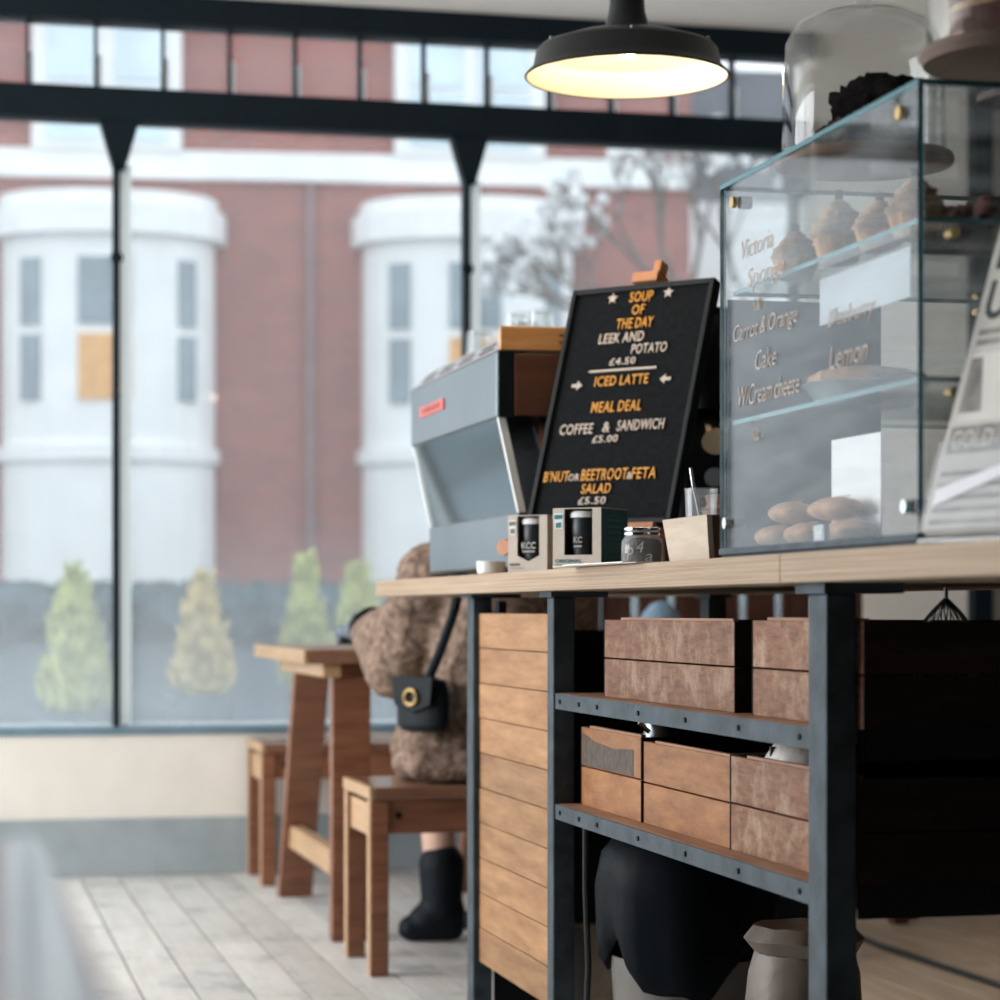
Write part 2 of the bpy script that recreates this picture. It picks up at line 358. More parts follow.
def text(body, name, mat, parent, x, y, w, h, depth=.0015, shear=0, bold=.0, loc=(0,0,0), rot=(0,0,0), track=1.0):
    """lettering of width w and cap height h with its lower left corner at (x, y) of the local plane"""
    cu = bpy.data.curves.new(name, 'FONT'); cu.body = body; cu.size = 1; cu.extrude = .02; cu.offset = bold; cu.shear = shear; cu.resolution_u = 3; cu.space_character = track; cu.space_word = .8
    o = bpy.data.objects.new(name, cu); TMP.collection.objects.link(o)
    dg = tmp_dg(); me = bpy.data.meshes.new_from_object(o.evaluated_get(dg)); bpy.data.objects.remove(o); bpy.data.curves.remove(cu)
    xs = [v.co.x for v in me.vertices]; ys = [v.co.y for v in me.vertices]; x0, x1, y0, y1 = min(xs), max(xs), min(ys), max(ys)
    for v in me.vertices:
        a = x + (v.co.x - x0) / (x1 - x0) * w; c_ = y + (v.co.y - y0) / max(1e-6, y1 - y0) * h; d = v.co.z / .02 * depth
        v.co = (a, -d, c_)
    o = bpy.data.objects.new(name, me); COL.objects.link(o); me.materials.clear(); me.materials.append(M[mat]); o.parent = parent; o.location = loc; o.rotation_euler = rot
    return o

# ================================================================== THE SETTING
WY = 8.25                                             # inner face of the shop front
XL, XR, YB, ZC = -3.6, 4.2, -2.6, 3.0
fl = setting('floor'); box('floor_base', 'charcoal_wall', XL, XR, YB, WY, -.12, -.032, fl)
pw = .127; meshes = {}
i = 0; x = XL
while x < XR - .02:
    j = (i * 7919) % 5; cuts = [YB, .6 + j * .25, 5.0 + ((i * 31) % 7) * .38, WY]
    bare = x > 1.75
    for a, c_ in zip(cuts[:-1], cuts[1:]):
        L = round(c_ - a, 3); mt_ = 'floor_dark' if a == YB else ('floor_bare' if bare else 'floor_paint'); key = (L, mt_)
        if key not in meshes:
            o = MB().box(0, pw - .006, 0, L - .003, -.03, 0).build('floor_plank', mt_, fl, loc=(x, a, 0)); meshes[key] = o.data
        else:
            o = bpy.data.objects.new('floor_plank', meshes[key]); COL.objects.link(o); o.parent = fl; o.location = (x, a, 0)
    x += pw; i += 1
ce = setting('ceiling'); box('front_ceiling', 'cream_ceiling', XL, XR, 2.4, WY + .15, ZC, ZC + .1, ce); box('rear_ceiling', 'charcoal_wall', XL, XR, YB, 2.4, ZC - .02, ZC + .1, ce)  # unseen rear half darkened to keep bounce off camera-facing faces
tag(box('wall_back', 'charcoal_wall', XL, XR, YB - .15, YB, 0, ZC), kind='structure')
tag(box('wall_right', 'charcoal_wall', XR, XR + .15, YB, WY, 0, ZC), kind='structure')
wl = setting('wall_left')
for a in ((YB, 3.4, 0, ZC), (7.8, WY, 0, ZC), (3.4, 7.8, 0, .55), (3.4, 7.8, 2.8, ZC)): box('wall_panel', 'charcoal_wall' if a[1] < 4 else 'cream_wall', XL - .15, XL, *a, wl)
for k in range(4): box('side_window_post', 'frame_black', XL - .12, XL - .04, 3.4 + k * 1.45, 3.45 + k * 1.45, .55, 2.8, wl)
wf = setting('wall_front')
box('wall_panel', 'cream_wall', XL, 3.07, WY, WY + .15, 0, .478, wf)
box('wall_panel', 'cream_wall', 3.07, XR, WY, WY + .15, 0, ZC, wf)
tag(box('baseboard_front', 'grey_skirting', XL, XR, WY - .02, WY, 0, .195, bevel=.004), kind='structure')
tag(box('trim_1', 'frame_black', 3.70, 3.775, WY - .06, WY, .195, ZC), kind='structure')
# shop-front window: two glazed rows in a black steel frame
win = setting('window_1')
X0, X1 = -3.05, 3.07
box('bottom_rail', 'sill_blue', X0, X1, WY - .01, WY + .07, .478, .507, win, bevel=.003)
box('sill', 'frame_white', X0, X1, WY + .07, WY + .16, .478, .512, win)
box('transom_rail', 'frame_black', X0, X1, WY - .03, WY + .08, 2.565, 2.678, win, bevel=.004)
box('head_rail', 'frame_black', X0, X1 + .02, WY - .03, WY + .10, 2.905, ZC, win, bevel=.004)
mulls = [-1.837, -.617, .603, 1.823, 3.043]
for mx_ in mulls:
    ml_ = box('mullion', 'frame_black', mx_ - .030, mx_ - .008, WY - .02, WY + .045, .507, 2.42, win, bevel=.002)
    MB().box(mx_ - .006, mx_ + .032, WY + .005, WY + .022, .512, 2.42).front_only().build('daylight_strip', ['lit_strip', 'strip_clear'], win)  # added strip imitating the bright line of daylight along the mullion
    MB().prism([(mx_ - .075, 2.565), (mx_ - .028, 2.40), (mx_ + .010, 2.40), (mx_ + .058, 2.565)], WY - .02, WY + .045).build('gusset', 'frame_black', win)
    MB().cyl((mx_ - .019, WY - .024, 2.10), (mx_ - .019, WY - .016, 2.10), .022, n=12).build('stay_bolt', 'frame_black', win)
xs = [.296 + .2275 * k for k in range(-14, 13)]
for xb in xs:
    box('glazing_bar', 'frame_black', xb - .012, xb - .002, WY, WY + .05, 2.678, 2.905, win)
    MB().box(xb - .002, xb + .012, WY + .005, WY + .022, 2.678, 2.79).front_only().build('daylight_strip', ['lit_strip', 'strip_clear'], win)  # covers only the lower bar, painting its sunlit part
edges = [X0] + mulls
for a, c_ in zip(edges[:-1], edges[1:]):
    box('pane', 'window_fogged', a + .01, c_ - .01, WY + .025, WY + .031, .507, 2.565, win)
for a, c_ in zip(xs[:-1], xs[1:]):
    box('pane', 'window_glass', a + .004, c_ - .013, WY + .03, WY + .036, 2.678, 2.905, win)

# ================================================================== THE STREET OUTSIDE
st = box('street_ground', 'asphalt', -30, 40, WY + .15, 60, -.25, -.15); tag(st, kind='structure')
tag(box('bounce_pavement', 'bounce_pavement', -30, 40, WY + .15, 12.5, -.15, -.12), kind='structure')  # unseen pale ground added to bounce daylight up to the ceiling
FD = 22.0
fwd = Vector((math.sin(YAW), math.cos(YAW), 0)); F0 = fwd * FD + Vector((0, 0, 0)); FA = -R(6.9)
def S(px): t = px - 500; return t * FD / (2400 * .994 - t * .108)     # distance along the terrace
def Z(py): return .9 + (611 - py) * FD / 2400 * .98
hs_ = thing('terraced_house', 'red brick terraced house with white bow windows across the street', 'house', (F0.x, F0.y, 0), FA)
def bay(s0, s1, par):
    """bow window: plan polygon curving out towards the street (local -y)"""
    mid = (s0 + s1) / 2; hw = (s1 - s0) / 2; dp = .75
    plan = lambda k, e=0: [(mid + (hw + e) * math.cos(a), -(dp + e) * math.sin(a) ** .8) for a in [PI * (1 - i / 12) for i in range(13)]]
    BZ = lambda z: .9 + (z - .9) * .955
    def slab(z0, z1, e, name, mat, p=par):
        z0, z1 = BZ(z0), BZ(z1)
        pl = plan(0, e); vs = [(x, y, z0) for x, y in pl] + [(x, y, z1) for x, y in pl]; n = len(pl)
        MB().add(vs, [tuple(range(n)), tuple(reversed(range(n, 2*n)))] + [(i, n+i, n+(i+1) % n, (i+1) % n) for i in range(n)]).build(name, mat, p)
    slab(-.1, 4.35, 0, 'bay_wall', 'stone_white'); slab(4.35, 4.62, .10, 'bay_cornice', 'stone_white'); slab(4.62, 4.75, .03, 'bay_roof', 'stone_white')
    slab(2.28, 2.42, .05, 'bay_sill', 'stone_white')
    for a0, a1 in ((.222, .298), (.425, .575), (.735, .805)):
        for zz in ((BZ(2.83), BZ(3.43)), (BZ(3.52), BZ(4.13))):
            pts = []
            for k in range(4):
                a = PI * (1 - (a0 + (a1 - a0) * k / 3)); pts.append((mid + hw * math.cos(a) * 1.0, -dp * math.sin(a) ** .8))
            mb = MB()
            out = [(mid + (p[0] - mid) * 1.02, p[1] * 1.02 - .01) for p in pts]; inn = [(mid + (p[0] - mid) * .97, p[1] * .97) for p in pts]
            for k in range(3):
                mb.hexa([(*out[k], zz[0]), (*out[k+1], zz[0]), (*inn[k+1], zz[0]), (*inn[k], zz[0])], [(*out[k], zz[1]), (*out[k+1], zz[1]), (*inn[k+1], zz[1]), (*inn[k], zz[1])])
            wn = mb.build('window_sash', 'far_glass' if zz[0] > 2.9 or a0 != .425 else 'sash_orange', par)  # lower middle sashes are orange all over
def upper(s0, s1, par):
    box('window_surround', 'stone_white', s0, s1, -.16, .05, Z(150), Z(-20), par)
    n = 2; wv = (s1 - s0 - .42) / 2
    for k in range(n):
        a = s0 + .14 + k * (wv + .14)
        for z0, z1 in ((Z(142), Z(88)), (Z(82), Z(30))): 
            box('window_sash', 'far_glass_pale', a, a + wv, -.19, -.15, z0, z1, par)
box('brick_wall', 'brick', S(-420), S(690), 0, .4, -.3, 9.5, hs_)
box('stringcourse', 'stone_white', S(-420), S(690), -.10, .05, Z(178), Z(150), hs_)
bay(S(2), S(215), hs_); bay(S(362), S(572), hs_); bay(S(-360), S(-145), hs_)
upper(S(33), S(182), hs_); upper(S(394), S(543), hs_); upper(S(-330), S(-180), hs_)
MB().cyl((S(310), -.06, -.2), (S(310), -.06, 4.9), .035, n=10).build('drainpipe', 'pipe_mauve', hs_)
MB().prism([(S(-420), 9.5), (S(690), 9.5), (S(690) - .5, 11.5), (S(-420) + .5, 11.5)], .1, 3.5).build('roof', 'roof_slate', hs_)
hs2 = thing('pale_house', 'pale rendered house at the far end of the terrace', 'house', (F0.x, F0.y, 0), FA)
box('wall', 'stone_white', S(700), S(1250), 3.0, 9.0, -.3, 5.2, hs2)
for k in range(3): box('window_sash', 'far_glass', S(760 + 150*k), S(810 + 150*k), 2.95, 3.1, 2.2, 3.7, hs2)
MB().prism([(S(690), 5.2), (S(1260), 5.2), (S(1180), 6.6), (S(760), 6.6)], 3.0, 9.0).build('roof', 'roof_slate', hs2)
gw = thing('garden_wall', 'dark hedge-topped garden wall in front of the brick houses', 'wall', (F0.x, F0.y, 0), FA)
box('wall', 'planter_grey', S(-420), S(900), -3.3, -3.1, -.2, .75, gw)
mb = MB()
for k in range(150): mb.ball((S(-420) + (S(900) - S(-420)) * k / 149, -3.2 + random.uniform(-.1, .1), .88), .23, 8, jit=.2)
mb.build('hedge', 'hedge_dark', gw, smooth=True)
def conifer(x, y, z0, z1, r, mat, label):
    t = thing('potted_conifer', label, 'conifer', (x, y, -.15), 0, 'small conifers outside the window')
    MB().lathe([(r*.75, 0), (r*.95, z0 + .1), (r*1.0, z0 + .14), (r*.85, z0 + .14), (r*.8, z0 + .08)], 20).build('pot', 'planter_grey', t, smooth=True)
    MB().cyl((0, 0, z0), (0, 0, z1), .018, .006, n=8).build('trunk', 'bark', t)
    mb = MB(); h = z1 - z0
    for k in range(420):
        u = random.random() ** 1.4; a = random.uniform(0, 2*PI); rr = r * (1 - u) ** .75 * min(1, (u + .06) * 6) * random.uniform(.65, 1.05)
        p = Vector((rr*math.cos(a), rr*math.sin(a), z0 + .12 + u * h)); d = Vector((math.cos(a)*.5, math.sin(a)*.5, 1)).normalized()
        mb.cyl(p, p + d * random.uniform(.05, .10), .016, .003, n=5)
    mb.lathe([(r*.15, z0 + .1), (r*.7, z0 + .2), (r*.6, z0 + .2 + h*.35), (r*.25, z0 + .15 + h*.8), (.01, z0 + .1 + h)], 12)
    mb.build('foliage', mat, t)
def at(px, d): u = (px - 500) / 2400 * d; return (u * math.cos(YAW) + d * math.sin(YAW), d * math.cos(YAW) - u * math.sin(YAW))
conifer(*at(75, 10.3), .48, 1.08, .165, 'conifer_lime', 'pale lime potted conifer seen through the foggy leftmost pane')
conifer(*at(203, 10.5), .55, 1.06, .135, 'conifer_gold', 'golden brown potted conifer outside, right of the first mullion')
conifer(*at(306, 11.0), .55, 1.15, .12, 'conifer_lime', 'bright green potted conifer outside, beyond the trestle table end')
conifer(*at(358, 10.8), .55, 1.10, .14, 'conifer_lime', 'yellow green potted conifer outside, nearest the espresso machine')
tr = thing('street_tree', 'pale bare-branched tree outside the right side of the shop window', 'tree', (*at(720, 17), -.15))
def branch(mb, p, d, L, r, dep, tips):
    e = p + d * L; mb.cyl(p, e, r, r * .7, n=6)
    if dep < 2: tips.append(e)
    if dep == 0: return
    for _ in range(3):
        nd = (d + Vector((random.uniform(-.8, .8), random.uniform(-.8, .8), random.uniform(-.2, .6)))).normalized()
        branch(mb, e, nd, (.62 if dep == 5 else L * .78), r * .62, dep - 1, tips)
mb = MB(); tips = []; branch(mb, Vector((0, 0, 0)), Vector((0, 0, 1)), 2.6, .07, 5, tips); mb.build('branches', 'bark', tr)
mb = MB()
for p in tips:
    mb.ball(p, random.uniform(.02, .055), 6, jit=.3)
mb.build('blossom', 'blossom', tr, kind='stuff')

# ================================================================== COUNTER
FX = 1.074                                            # customer face of the counter frame
TOPZ, BOTZ = .973, .9355
ct = thing('plywood_worktop', 'long pale laminated plywood counter top across the steel frame', 'worktop', (1.04, 1.6, BOTZ))
MB().box(0, .68, 1.2925, 4.19, 0, .0375).build('slab', 'ply_top', ct, bevel=.002)
MB().box(0, .68, 0, 1.2910, 0, .0375).build('slab', 'ply_top', ct, bevel=.002)
for k in range(5):                                    # glue lines of the laminations, a hair proud
    z = .0055 + k * .0065
    for a, c_ in ((0, 1.291), (1.2925, 4.19)): MB().box(-.0006, .01, a, c_, z, z + .0012).build('ply_layer', 'table_edge', ct)
fr = thing('steel_counter', 'blackened steel counter frame with two open shelves and a plank panel', 'counter', (FX, 2.817, 0))
oy = 2.817
def lb(name, mat, x0, x1, y0, y1, z0, z1, par=fr, bevel=0): return MB().box(x0, x1, y0 - oy, y1 - oy, z0, z1).build(name, mat, par, bevel=bevel)
DX = .56
for y0, y1, zt in ((2.817, 2.881, .922), (4.183, 4.227, .925), (4.849, 4.907, .927)):
    for x0 in (0, DX - .05): 
        p = lb('post', 'raw_steel', x0, x0 + .041, y0, y1, 0, zt, bevel=.003)
        lb('cap_plate', 'raw_steel', x0 - .006 if x0 == 0 else x0, x0 + .10 if x0 == 0 else x0 + .05, y0 - .01, y1 + .03, zt, BOTZ)
for z0, z1 in ((.724, .752), (.526, .553)):
    r_ = lb('shelf_rail', 'raw_steel', .004, .009, 2.886, 4.183, z0, z1)
    for sy in (4.147, 4.016, 3.899, 3.654, 3.407, 3.164, 2.921):
        MB().cyl((.0015, sy - oy, (z0 + z1)/2), (.005, sy - oy, (z0 + z1)/2), .0042, n=10).build('screw', 'screw_dark', r_)
    lb('shelf_rail', 'raw_steel', DX - .01, DX - .004, 2.886, 4.183, z0, z1)
    lb('end_rail', 'screw_dark', .046, DX - .05, 2.822, 2.828, z0 - .012, z1)
    lb('shelf_board', 'shelf_board', .010, DX - .011, 2.83, 4.18, z1 - .018, z1 + .0005)
z = .895
for k in range(10):
    lb('plank', 'panel_plank', .014 + random.uniform(-.001, .001), .032, 4.228, 4.848, z - .0708, z, bevel=.0015); z -= .0722
lb('panel_batten', 'screw_dark', .034, .05, 4.30, 4.33, .18, .92); lb('panel_batten', 'screw_dark', .034, .05, 4.76, 4.79, .18, .92)

lb('back_panel', 'screw_dark', DX - .058, DX - .052, 4.20, 4.86, .05, .86); lb('end_panel', 'screw_dark', .05, DX - .06, 4.868, 4.876, .05, .86)  # dark panels added so the space under the shelves goes black
def crate(name, label, cat, y0, y1, x0, x1, z0, z1, mat, stamp=None, low=0):
    """two-board drawer crate: four sides of two boards each, bottom, thin top rim"""
    t = thing(name, label, cat, (x0, y0, z0), 0, 'wooden crates on the counter shelves')
    L, D, Hh = y1 - y0, x1 - x0, z1 - z0; g = .0012; zm = Hh * .5
    for a, c_ in ((0, zm - g), (zm + g, Hh - low)):
        MB().box(0, .012, .0045, L - .0045, a, c_).build('front_board', mat, t, bevel=.0012)
        MB().box(D - .012, D, .0045, L - .0045, a, c_).build('back_board', mat, t, bevel=.0012)
        MB().box(0.0, D, 0, .004, a, c_).build('end_board', 'crate_end_shaded', t)
        MB().box(0.0, D, L - .004, L, a, c_).build('end_board', 'crate_end_shaded', t)
    MB().box(.0125, D - .0125, .0125, L - .0125, .002, .01).build('base', mat, t)
    MB().box(.002, .010, L * .02, L * .86, Hh - low, Hh - low + .004).build('rim_strip', 'shelf_board', t)
    if stamp:
        MB().add([(-.0006, L*.12, Hh*.52), (-.0006, L*.97, Hh*.52), (-.0006, L*.97, Hh*.93), (-.0006, L*.75, Hh*.84), (-.0006, L*.45, Hh*.80), (-.0006, L*.12, Hh*.84),
                  (.003, L*.12, Hh*.52), (.003, L*.97, Hh*.52), (.003, L*.97, Hh*.93), (.003, L*.75, Hh*.84), (.003, L*.45, Hh*.80), (.003, L*.12, Hh*.84)],
                 [(0,1,2,3,4,5), (11,10,9,8,7,6)] + [(i, 6+i, 6+(i+1) % 6, (i+1) % 6) for i in range(6)]).build('stamped_print', 'crate_stamp', t, label='faded dark stamp on the front board')
    return t
SHZ1, SHZ2 = .7527, .5537
XF = 1.118
crate('wooden_crate', 'weathered crate on the upper shelf, left of the narrow dark gap', 'crate', 3.298, 4.000, XF, 1.60, SHZ1, .885, 'crate_worn')
cB = crate('wooden_crate', 'weathered grey crate with a blue streak, on the upper shelf beside the near post', 'crate', 2.80, 3.224, XF, 1.66, SHZ1, .887, 'crate_worn')
MB().box(-.0007, .002, 0.02, .10, .07, .134 - .004).build('blue_streak', 'stain_blue', cB, label='blue paint streak')
crate('wooden_crate', 'tan crate with a dark stamped print, at the far end of the lower shelf', 'crate', 3.773, 4.153, XF, 1.60, SHZ2, .693, 'crate_tan', True)
crate('wooden_crate', 'plain tan crate in the middle of the lower shelf', 'crate', 3.324, 3.770, XF + .002, 1.60, SHZ2, .687, 'crate_tan')
crate('wooden_crate', 'chipped reddish crate holding a foil packet, on the lower shelf by the near post', 'crate', 2.82, 3.3205, XF, 1.66, SHZ2, .690, 'crate_worn')
# ---- things in and under the shelves
fo = thing('foil_packet', 'crumpled silver foil packet sticking out of the lower crate by the near post', 'packet', (1.195, 3.225, SHZ2 + .011))
mb = MB().ball((0, 0, .084), .084, 24, (.72, .95, 1.0), jit=.035); mb.build('wrapper', 'foil', fo, smooth=True)
MB().box(-.050, -.040, -.004, .001, .05, .143).build('seam', 'cable', fo)
bt = thing('clip_jar', 'small wire-clip jar lying in the stamped crate on the lower shelf', 'jar', (1.20, 3.93, SHZ2 + .011))
MB().lathe([(.035, 0), (.04, .01), (.04, .11), (.03, .13), (.03, .15)], 18).build('body', 'tin', bt, smooth=True)
MB().tube([(-.03, -.03, .13), (-.045, -.02, .145), (-.03, .02, .165), (-.045, .035, .15)], .004).build('wire_clip', 'chrome', bt)
gp = thing('dark_tin', 'dark rectangular tin lying in the middle crate of the lower shelf', 'tin', (1.30, 3.5, SHZ2 + .011))
MB().box(-.1, .1, -.13, .13, 0, .095).build('body', 'machine_black', gp, bevel=.008); MB().box(-.102, .102, -.132, .132, .0955, .11).build('lid', 'tin', gp, bevel=.006)

bn = thing('waste_bin', 'grey bin with a large black liner under the counter', 'bin', (1.275, 4.02, 0))
MB().lathe([(.115, 0), (.135, .30), (.131, .30), (.112, .01)], 28).build('body', 'bin_grey', bn, smooth=True)
ln = MB().lathe([(.140, .275), (.150, .29), (.155, .34), (.160, .42), (.15, .48), (.12, .515), (.02, .518)], 36).build('liner', 'bin_liner', bn, smooth=True)
for v in ln.data.vertices:
    a_ = math.atan2(v.co.y, v.co.x); dz_ = (.515 - v.co.z) / .25
    v.co.z -= max(0, dz_) * (.045 * math.sin(a_ * 3 + 1.2) + .02 * math.sin(a_ * 7)); k_ = 1 + .05 * math.sin(a_ * 9) * max(0, dz_); v.co.x *= k_; v.co.y *= k_
sk = thing('paper_sack', 'crumpled beige sack standing under the counter beside the bin', 'sack', (1.262, 3.40, 0), R(10))
MB().lathe([(.075, 0), (.09, .05), (.092, .2), (.088, .30), (.082, .36), (.074, .39)], 28, jit=.03).build('body', 'sack', sk, smooth=True)
MB().lathe([(.075, .39), (.088, .41), (.075, .43), (.05, .42)], 28, jit=.05).build('folded_mouth', 'sack', sk, smooth=True)
cb = MB(); pts = [(1.125, 4.165, 0.01), (1.128, 4.165, .12), (1.135, 4.165, .26), (1.13, 4.165, .4), (1.13, 4.165, .53)]
tag(cb.tube(pts, .006).build('power_cable', 'cable'), 'black power cable hanging beside the bin under the counter', 'cable')
tag(MB().tube([(2.46, 5.2, .008), (2.45, 5.6, .008), (2.44, 6.0, .008), (2.46, 6.4, .008), (2.55, 6.9, .008)], .008).build('floor_cable', 'cable'), 'dark cable lying along the floor boards beyond the counter', 'cable')
tg = thing('timber_offcut', 'pale timber offcut standing beside the bin under the counter', 'board', (1.24, 4.46, 0))
MB().box(-.10, .10, -.02, .02, 0, .30).build('board', 'pot_wood', tg, bevel=.003); MB().box(-.06, -.03, -.024, -.0205, 0, .29).build('metal_strip', 'chrome', tg)
hb = thing('net_bag', 'dark net bag poking out of the near crate on the upper shelf', 'bag', (1.31, 2.99, SHZ1 + .011))
mb = MB()
for k in range(10):
    a = 2*PI*k/10
    mb.tube([(.05*math.sin(PI*q/8)*math.cos(a + q*.12), .05*math.sin(PI*q/8)*math.sin(a + q*.12), .155*q/8) for q in range(9)], .0013, n=5)
    mb.tube([(.05*math.sin(PI*q/8)*math.cos(a - q*.12), .05*math.sin(PI*q/8)*math.sin(a - q*.12), .155*q/8) for q in range(9)], .0013, n=5)
mb.build('mesh', 'mesh_wire', hb); MB().cyl((0, 0, .15), (0, 0, .168), .003, n=8).build('drawstring', 'mesh_wire', hb)

# ================================================================== ESPRESSO MACHINE
em = thing('espresso_machine', 'steel espresso machine with wooden side panels at the far end of the counter', 'coffee machine', (1.12, 4.83, TOPZ))
L = .925
Z0 = .017; zb = .132; zu = .331; zm = .463; zt = .514
MB().box(.045, .55, .004, L, Z0, zb).build('base_body', 'machine_steel', em, bevel=.006)
MB().box(.02, .54, .006, L - .002, zu, zm).build('upper_core', 'machine_black', em, bevel=.004)
up_ = MB().box(0, .0195, .0, L, zu - .004, zm + .002).build('brand_panel', 'machine_steel', em, bevel=.004)
MB().hexa([(.050, .012, zb), (.050, L - .012, zb), (.056, L - .012, zb), (.056, .012, zb)], [(.008, .012, zu - .004), (.008, L - .012, zu - .004), (.014, L - .012, zu - .004), (.014, .012, zu - .004)]).build('splash_panel', 'machine_splash', em)
for y in (.0, L - .012): MB().hexa([(.046, y, zb), (.046, y + .012, zb), (.062, y + .012, zb), (.062, y, zb)], [(.003, y, zu - .004), (.003, y + .012, zu - .004), (.019, y + .012, zu - .004), (.019, y, zu - .004)]).build('chrome_strip', 'chrome_glint', em)
MB().box(.14, .40, .03, L - .03, zb, zu).build('group_column', 'machine_black', em)
tp = MB().prism([(.0, zm + .002), (.055, zt), (.066, zt), (.066, zm + .002)], .0, L).build('vent_panel', 'machine_top', em)
MB().box(.066, .55, .013, L - .013, zm, zt - .015).build('cup_tray', 'machine_top', em)
for k in range(2):
    MB().tube([(.10, .02, zt + .0), (.10, L - .02, zt + .0)], .004).build('tray_rail', 'chrome', em) if k == 0 else None
slope = (zt - zm - .002) / .055
for row, (fx) in enumerate((.016, .034)):
    for k in range(4):
        y0 = .10 + k * .21 + row * .05
        zc_ = zm + .002 + fx * slope
        MB().hexa([(fx - .003, y0, zc_ - .0028 + .0006), (fx - .003, y0 + .13, zc_ - .0028 + .0006), (fx + .001, y0 + .13, zc_ - .003), (fx + .001, y0, zc_ - .003)],
                  [(fx - .001, y0, zc_ + .0022), (fx - .001, y0 + .13, zc_ + .0022), (fx + .003, y0 + .13, zc_ + .002), (fx + .003, y0, zc_ + .002)]).build('vent_slot', 'machine_black', tp)
sp = MB().box(.004, .54, -.014, -.001, zm + .003, zt + .002).build('wood_side_rail', 'copper_wood', em, bevel=.003)
for z in (zm + .019, zm + .034): MB().box(.13, .30, -.0155, -.013, z, z + .003).build('slot', 'machine_black', sp)
MB().prism([(.036, zu), (.46, zu), (.50, zm - .004), (.036, zm - .004)], -.012, -.001).build('wood_side_panel', 'walnut', em, bevel=.002)
MB().box(.002, .034, -.010, -.001, zu - .004, zm).build('side_edge', 'machine_black', em)
MB().hexa([(.13, .02, zb), (.155, .02, zb), (.155, .03, zb), (.13, .03, zb)], [(.08, .02, zu), (.095, .02, zu), (.095, .03, zu), (.08, .03, zu)]).build('steam_arm', 'chrome', em)
for y in (.16, .46, .76):
    MB().cyl((.40, y, zu + .01), (.47, y, zu - .06), .045, n=18).build('group_head', 'chrome', em)
pf = MB().cyl((.005, -.035, .058), (.034, -.010, .058), .017, n=8).build('wooden_knob', 'easel_wood', em, label='orange wooden knob')
for (x, y) in ((.10, .08), (.46, .08), (.10, .84), (.46, .84)): MB().cyl((x, y, 0), (x, y, Z0), .025, n=14).build('foot', 'machine_black', em)
bd = MB().box(-.0035, -.0002, .53, .80, .388, .412).build('name_badge', 'badge_red', em, label='small red name badge with dark lettering')
for k, y in enumerate((.565, .60, .635, .675, .71, .75)): MB().box(-.0045, -.003, y, y + .016, .394, .407).build('badge_mark', 'card_brown', bd)
def tumbler(x, y, z, r, h, label, k=0):
    t = thing('glass_tumbler', label, 'glass', (x, y, z), 0, 'upturned glasses on the espresso machine')
    MB().lathe([(r, 0), (r*.86, h), (r*.80, h + .001), (r*.2, h - .006), (r*.2, h - .008), (r*.78, h - .008), (r*.94, 0)], 20, closed=False).build('body', 'clear_glass', t, smooth=True)
    MB().lathe([(r*1.01, 0), (r*1.01, .004), (r*.93, .004), (r*.93, 0)], 20, closed=False).build('rim', 'clear_glass', t, smooth=True)
    return t
zt_ = TOPZ + zt - .0145
for (x, y, r, h, lb_) in ((1.235, 5.50, .036, .085, 'tall upturned glass at the far end of the espresso machine top'), (1.29, 5.28, .036, .085, 'second upturned glass along the espresso machine top from the window'),
        (1.23, 5.10, .034, .08, 'upturned glass in the middle of the espresso machine top'), (1.235, 4.90, .033, .062, 'squat upturned glass at the near corner of the machine, above the wooden rail'),
        (1.33, 4.92, .033, .062, 'upturned glass on the machine top just behind the near corner glass'), (1.43, 4.95, .034, .062, 'upturned glass on the machine top beside the menu board')):
    tumbler(x, y, zt_, r, h, lb_)

# coffee grinder behind the menu board
gr = thing('coffee_grinder', 'black coffee grinder between the menu board and the glass case', 'grinder', (1.545, 4.70, TOPZ), R(-12))
MB().box(-.085, .085, -.08, .09, 0, .03).build('base', 'machine_black', gr, bevel=.006); MB().box(-.07, .07, -.02, .085, .0305, .34).build('body', 'machine_black', gr, bevel=.015)
MB().cyl((0, -.02, .30), (0, -.07, .27), .03, n=16).build('spout', 'chrome', gr); MB().cyl((0, -.055, .0305), (0, -.055, .115), .037, n=20).build('dosing_cup', 'chrome', gr)
MB().lathe([(.045, .3405), (.05, .37), (.08, .44), (.082, .52), (.075, .53)], 24).build('hopper', 'machine_black', gr, smooth=True)
MB().lathe([(.083, .53), (.083, .54), (.02, .55)], 24).build('lid', 'machine_black', gr, smooth=True)
MB().cyl((-.0, -.0205, .20), (-.0, -.026, .20), .02, n=14).build('dial', 'chrome', gr)

# ================================================================== LETTER BOARD ON EASEL
K = 1.0305; BW, BH = .33 * K, .5 * K; AL = R(18.8)
eb = thing('menu_easel', 'small wooden table easel holding up the black letter board', 'easel', (1.1427, 4.6604, TOPZ), R(-49.5))
def lean(x, d, h): return (x, d * math.cos(AL) + h * math.sin(AL), .0955 + h * math.cos(AL) - d * math.sin(AL))
